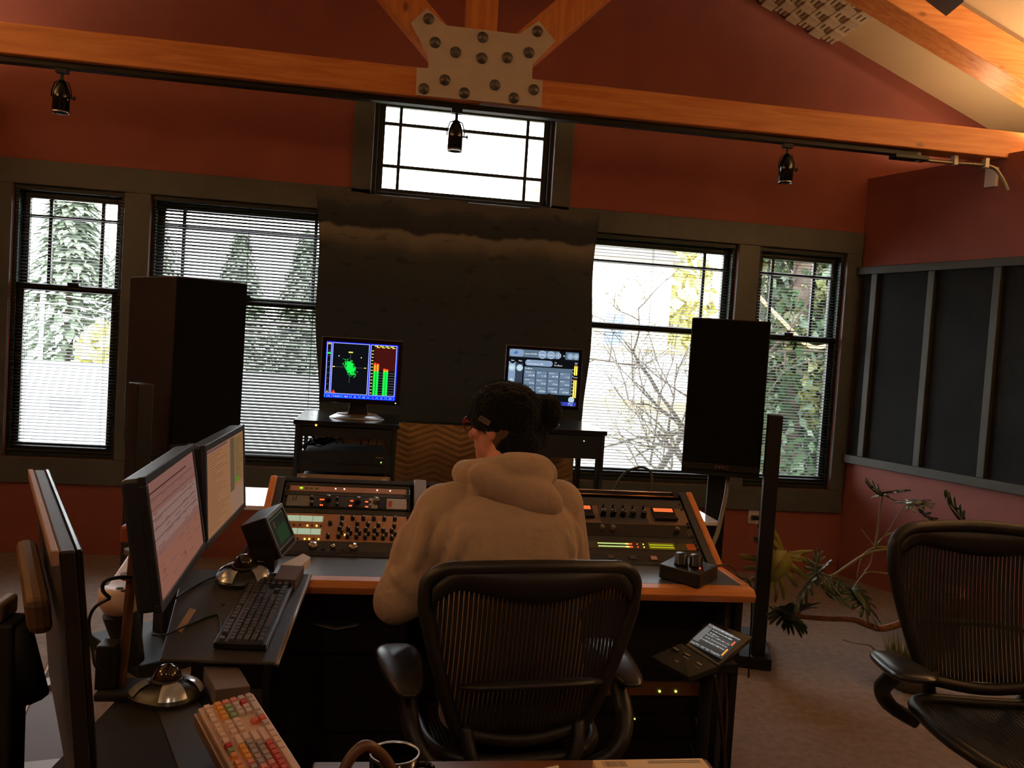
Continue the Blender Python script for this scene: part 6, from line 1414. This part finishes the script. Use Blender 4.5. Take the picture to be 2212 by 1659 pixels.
stem([NODE, (1868, 1195, 4.1), (1856, 1220, 4.1), (1852, 1248, 4.1)], .0045); stem([(1985, 1242, 4.1), (1930, 1240, 4.1), (1876, 1236, 4.1), (1858, 1250, 4.1), (1845, 1268, 4.1)], .005)
stem([(1885, 1190, 4.1), (1880, 1218, 4.1), (1866, 1236, 4.1)], .0035); stem([(1778, 1243, 4.1), (1800, 1268, 4.0), (1822, 1292, 3.9)], .003); stem([(1740, 1215, 4.1), (1760, 1228, 4.1), (1778, 1243, 4.1)], .004)
stem([(1985, 1322, 4.1), (1950, 1345, 4.0), (1905, 1358, 4.0), (1870, 1348, 4.0), (1840, 1338, 4.0), (1780, 1336, 4.0), (1710, 1330, 4.0)], .02, m_trunk, 'trailing_trunk')
stem([(1895, 1415, 4.05), (1880, 1395, 4.02), (1850, 1390, 4.0), (1820, 1382, 4.0)], .004)
g = lambda x, y, Y_: onY(x, y, Y_)
split_leaf(g(1698, 1190, 4.12), g(1655, 1262, 4.12), V((1, .1, .35)), .24, m_leafy, pl)
split_leaf(g(1768, 1238, 4.05), g(1712, 1310, 3.9), V((.7, .3, .8)), .12, m_leafb, pl)
split_leaf(g(1760, 1240, 4.05), g(1768, 1192, 4.1), V((1, 0, .1)), .07, m_leafb, pl, 5)
split_leaf(g(1730, 1322, 4.0), g(1665, 1315, 3.9), V((.1, -.6, .8)), .12, m_leafg, pl); split_leaf(g(1690, 1335, 4.0), g(1740, 1345, 3.8), V((0, .9, -.3)), .1, m_leafg, pl)
split_leaf(g(1845, 1270, 4.1), g(1880, 1330, 3.95), V((.9, .3, -.2)), .15, m_leafg, pl); split_leaf(g(1820, 1290, 4.0), g(1775, 1275, 3.9), V((0, .7, .5)), .1, m_leafg, pl)
split_leaf(g(1906, 1066, 4.1), g(1875, 1050, 4.0), V((.2, .9, .2)), .1, m_leafg, pl, 5); split_leaf(g(1906, 1066, 4.1), g(1950, 1058, 4.0), V((-.2, .9, -.3)), .1, m_leafg, pl, 5)
split_leaf(g(1958, 1090, 4.0), g(2005, 1082, 4.0), V((.1, .9, .15)), .1, m_leafb, pl, 6); split_leaf(g(2010, 1122, 4.1), g(1985, 1098, 4.0), V((-.2, .8, .3)), .11, m_leafg, pl, 6); split_leaf(g(2085, 1128, 4.2), g(2040, 1075, 4.1), V((.6, .7, -.1)), .12, m_leafg, pl, 6)
# green tub with pale moss, half hidden by the right chair
tp_ = onY(1975, 1385, 3.75)
ob = thing('potted_moss', (tp_.x, tp_.y, 0), 0, 'tuft of pale spiky green plant on the carpet behind the empty chair', 'plant')
mt = MB(); rg = random.Random(8)
for k in range(220):
    a = rg.uniform(0, 6.28); r0 = .11*math.sqrt(rg.random()); c = V((tp_.x+r0*math.cos(a), tp_.y+r0*math.sin(a), .12)); d = V((math.cos(a)*.5*rg.random(), math.sin(a)*.5*rg.random(), 1)).normalized(); s_ = d.orthogonal().normalized()*.006
    L_ = rg.uniform(.06, .16); mt.add([c-s_, c+s_, c+d*L_*.6+s_*.8, c+d*L_, c+d*L_*.6-s_*.8], [(0, 1, 2, 3, 4)])
o = obj('foliage', mt, pm('pale_moss_green', S(112,118,60), .6, var=.3, vscale=30), ob); o['kind'] = 'stuff'
obj('pot', MB().lathe([(.09, 0), (.12, .13), (.11, .13), (.1, .12), (0, .12)], (tp_.x, tp_.y, 0), 24), pm('grey_pot', S(110,104,96), .7), ob)

# ================================================================== OUTSIDE
GZ = -3.2
m_grass = pm('grass_lawn', S(96,112,70), .95, var=.3, vscale=3)
obj('lawn', MB().bx(-60, 60, 6.3, 80, GZ-.2, GZ), m_grass, None, 'lawn below the windows outside', 'lawn', kind='structure')
m_need = pm('dark_conifer_needles', S(120,134,112), .8, var=.35, vscale=2.5); m_bark = pm('grey_bark', S(92,80,68), .9, var=.3, vscale=8, bump=.4)
m_ivy = pm('green_ivy_leaf', S(46,72,40), .4, var=.35, vscale=5); m_ivy2 = pm('yellow_ivy_leaf', S(84,92,44), .45, var=.25, vscale=5); m_bud = pm('olive_bud', S(96,92,54), .6)
def conifer(x, y, h, r, label, seed):
    t = thing('conifer', (x, y, GZ), 0, label, 'tree', 'conifers beyond the neighbouring roof'); rg = random.Random(seed)
    obj('trunk', MB().cyl((x, y, GZ), (x, y, GZ+h*.95), .22, 8, r2=.03), m_bark, t)
    mb = MB()
    for k in range(4200):
        u = rg.random()**.8; z = GZ+h*(.08+.9*u); rr = r*(1-u)*rg.uniform(.35, 1.05)+.06; a = rg.uniform(0, 6.283); c = V((x+rr*math.cos(a), y+rr*math.sin(a), z))
        d = V((math.cos(a), math.sin(a), -.5+rg.uniform(-.3, .3))).normalized(); s_ = d.cross(V((0,0,1))).normalized()*rg.uniform(.05, .12); L_ = rg.uniform(.25, .55)
        mb.add([c-d*L_*.4, c+s_, c+d*L_*.6, c-s_], [(0, 1, 2, 3)])
    o = obj('needles', mb, m_need, t); o['kind'] = 'stuff'
conifer(-8.3, 24, 9.5, 2.6, 'tall conifer outside the far left window, its left half', 1); conifer(-6.2, 23, 8.8, 2.4, 'conifer outside the far left window, nearest the loudspeaker', 2); conifer(-4.2, 25, 7.6, 2.4, 'conifer seen through the tilted slats, left side', 3); conifer(-2.6, 27, 8, 2.5, 'conifer seen through the tilted slats, beside the banner', 5)
def leafmass(t, cx, cy, cz, rx, ry, rz, n, size, mats, seed, name='foliage'):
    rg = random.Random(seed)
    for mi, mt_ in enumerate(mats):
        mb = MB(); cl = [(rg.uniform(-1, 1), rg.uniform(-1, 1), rg.uniform(-1, 1)) for _ in range(26)]
        for k in range(n//len(mats)):
            while True:
                q = (rg.uniform(-1, 1), rg.uniform(-1, 1), rg.uniform(-1, 1))
                if q[0]**2+q[1]**2+q[2]**2 < 1 and (mi == 0 or min((q[0]-c[0])**2+(q[1]-c[1])**2+(q[2]-c[2])**2 for c in cl) < .05): break
            c = V((cx+q[0]*rx, cy+q[1]*ry, cz+q[2]*rz)); a = V((rg.uniform(-1, 1), rg.uniform(-1, .3), rg.uniform(-1, .4))).normalized(); b_ = a.orthogonal().normalized(); b_.rotate(MX.Rotation(rg.uniform(0, 6.28), 3, a)); n_ = a.cross(b_); s_ = size*rg.uniform(.6, 1.4)
            mb.add([c-a*s_, c-a*s_*.2+b_*s_*.62, c+a*s_*.5+b_*s_*.3, c+a*s_*1.1, c+a*s_*.5-b_*s_*.3, c-a*s_*.2-b_*s_*.62], [(0, 1, 2, 3), (0, 3, 4, 5)])
        o = obj(name, mb, mt_, t); o['kind'] = 'stuff'
iv = thing('ivy_tree', (4.5, 8.9, GZ), 0, 'ivy covered tree filling the window beside the corner', 'tree')
obj('trunk', MB().tube([(4.5, 9.1, GZ), (4.45, 9.1, 0), (4.6, 9.15, 2), (4.5, 9.2, 4)], [.2, .17, .12, .06], 10), m_bark, iv)
obj('branch', MB().tube(smooth([(3.75, 8.75, 2.35), (4.05, 8.5, 1.98), (4.35, 8.4, 1.72), (4.75, 8.55, 1.82), (5.1, 8.8, 2.0)], 5), .02, 8), pm('tan_branch', S(176,150,112), .8), iv)
leafmass(iv, 4.68, 9.0, .75, .85, .55, 1.7, 5200, .065, [m_ivy, m_ivy2], 3); leafmass(iv, 4.8, 9.4, 3.3, .95, .5, 1.5, 2600, .075, [m_ivy, m_ivy2], 4)
hg = thing('sky_block_tree', (6.35, 11.9, GZ), 0, 'dense dark green tree added behind the ivy to block the sky', 'tree')  # foliage mass added to shut out bright sky between the ivy leaves
obj('trunk', MB().cyl((6.35, 12, GZ), (6.35, 12, 3), .2, 8), m_bark, hg); leafmass(hg, 6.35, 11.9, 1.2, 1.4, .8, 4.2, 5200, .16, [pm('deep_green_leaf', S(44,58,40), .7, var=.3, vscale=3)], 6)
# pale house with lapped boards
m_side = pm('white_siding', S(232,230,226), .7); m_cream2 = pm('cream_stucco', S(238,230,208), .8); m_fas = pm('tan_fascia', S(190,166,128), .7); m_blue = pm('blue_grey_glass', S(120,150,190), .1)
hs = thing('pale_house', (3.6, 14.5, GZ), 0, 'pale house with white boards outside the window behind the right loudspeaker', 'house')
obj('lower_wall', MB().bx(.6, 7.5, 14.3, 17.5, GZ, .70), m_cream2, hs)
obj('fascia', MB().bx(.5, 7.6, 14.1, 14.3, .63, .74), m_fas, hs)
for k in range(9): z = .74+k*.095; obj('siding_board', MB().hexa([(.6, 14.28, z), (7.5, 14.28, z), (7.5, 14.6, z), (.6, 14.6, z)], [(.6, 14.31, z+.097), (7.5, 14.31, z+.097), (7.5, 14.6, z+.097), (.6, 14.6, z+.097)]), m_side, hs)
obj('cornice', MB().bx(.5, 7.6, 14.2, 14.6, 1.595, 1.63), m_fas, hs)
obj('upper_wall', MB().bx(2.4, 5.2, 15.6, 17.5, 1.5, 3.3), m_cream2, hs)
for x in (3.0, 3.95): wn = obj('window', MB().bx(x-.06, x+.42, 15.55, 15.6, 1.62, 2.3), m_side, hs); obj('pane', MB().bx(x, x+.36, 15.53, 15.55, 1.68, 2.24), m_blue, wn)
obj('roof', MB().prism([(2.2, 3.3), (5.4, 3.3), (3.8, 4.1)], 15.4, 17.7), pm('grey_shingle', S(120,116,112), .9, var=.15), hs)
# bare budding tree
bt_ = thing('budding_tree', (4.1, 10.2, GZ), 0, 'bare twiggy tree with small buds in front of the pale house', 'tree')
tw = MB(); bd = MB(); rg = random.Random(12)
def grow(p, d, L_, r, lv):
    n_ = 4; pts = [p]; q = p.copy(); dd = d.copy()
    for k in range(n_): dd = (dd+V((rg.uniform(-.25, .25), rg.uniform(-.2, .2), rg.uniform(-.18, .22)))).normalized(); q = q+dd*(L_/n_); pts.append(q.copy())
    tw.tube(pts, [r*(1-.6*k/n_) for k in range(n_+1)], 5)
    if lv >= 3:
        for k in range(4):
            c = pts[rg.randrange(1, 5)]+V((rg.uniform(-.03, .03), rg.uniform(-.03, .03), rg.uniform(-.03, .03))); a = V((rg.uniform(-1, 1), rg.uniform(-1, 1), rg.uniform(-1, 1))).normalized()*.018; b_ = a.orthogonal().normalized()*.012
            bd.add([c-a, c+b_, c+a, c-b_], [(0, 1, 2, 3)])
    if lv < 6:
        for k in range(3 if lv < 3 else 2):
            i = rg.randrange(1, n_+1); nd = (dd+V((rg.uniform(-1, 1), rg.uniform(-.6, .6), rg.uniform(-.7, .8)))).normalized(); grow(pts[i], nd, L_*rg.uniform(.58, .82), r*.58, lv+1)
grow(V((4.1, 10.2, GZ)), V((-.05, 0, 1)), 3.4, .08, 0); grow(V((4.2, 10.2, -.6)), V((-.5, 0, .6)), 1.6, .05, 1); grow(V((4.25, 10.2, .2)), V((-.7, -.1, .35)), 1.4, .045, 1); grow(V((4.25, 10.2, .0)), V((-.35, .1, .8)), 1.8, .05, 1); grow(V((4.2, 10.2, .6)), V((-.8, 0, .1)), 1.2, .035, 2)
obj('branches', tw, pm('grey_brown_twig', S(70,62,52), .8), bt_); o = obj('buds', bd, m_bud, bt_); o['kind'] = 'stuff'
yg = thing('pale_green_tree', (3.5, 18.5, GZ), 0, 'pale yellow green tree standing behind the pale house', 'tree')
obj('trunk', MB().cyl((3.6, 20, GZ), (3.6, 20, 2), .2, 8), m_bark, yg); leafmass(yg, 4.6, 20, 3.0, 3.2, 1, 2.4, 2600, .22, [pm('pale_spring_leaf', S(196,190,120), .6, var=.2, vscale=2)], 9)
# neighbouring white roof on the left
nr = thing('neighbour_roof', (-4.5, 11, GZ), 0, 'white roof below the far left window', 'roof')
m_wr = pm('white_roofing', S(230,232,234), .6)
obj('house_wall', MB().bx(-9, -.6, 9, 15.5, GZ, -.6), m_cream2, nr)
obj('roof_slope', MB().hexa([(-9.4, 8.2, -.75), (-.3, 8.2, -.75), (-.3, 14, .72), (-9.4, 14, .72)], [(-9.4, 8.2, -.68), (-.3, 8.2, -.68), (-.3, 14, .79), (-9.4, 14, .79)]), m_wr, nr)
obj('ridge_cap', MB().tube([(-9.4, 14, .8), (-.3, 14, .8)], .06, 8), pm('grey_ridge', S(150,150,152), .7), nr)
for k in range(9): obj('roof_seam', MB().hexa([(-9.2+k, 8.2, -.68), (-9.17+k, 8.2, -.68), (-9.17+k, 14, .79), (-9.2+k, 14, .79)], [(-9.2+k, 8.2, -.65), (-9.17+k, 8.2, -.65), (-9.17+k, 14, .82), (-9.2+k, 14, .82)]), m_wr, nr)
obj('roof_vent', MB().bx(-4.35, -4.05, 12.0, 12.3, .2, .48), pm('grey_vent', S(130,130,134), .6), nr)
up_ = thing('utility_pole', (-6.3, 17, GZ), 0, 'white pole with wires beyond the white roof', 'pole')
obj('pole', MB().cyl((-6.35, 17, GZ), (-6.35, 17, 2.1), .04, 8), m_wr, up_)
for k in range(3): obj('wire', MB().tube(smooth([(-12, 17.2, 1.2+.2*k), (-8, 17, 1.35+.14*k), (-6.35, 17, 1.6+.18*k), (-4, 17, 1.42+.14*k), (0, 17.2, 1.5+.1*k)], 6), .012, 5), m_wr, up_)
sb = thing('yellow_shrub', (-4.95, 15.5, GZ), 0, 'pale yellow shrub beyond the white roof', 'shrub')
obj('stem', MB().cyl((-4.95, 15.5, GZ), (-4.95, 15.5, .6), .06, 8), m_bark, sb); leafmass(sb, -4.75, 15.5, .75, .5, .4, .8, 600, .11, [pm('pale_yellow_leaf', S(206,204,140), .6, var=.2)], 11)
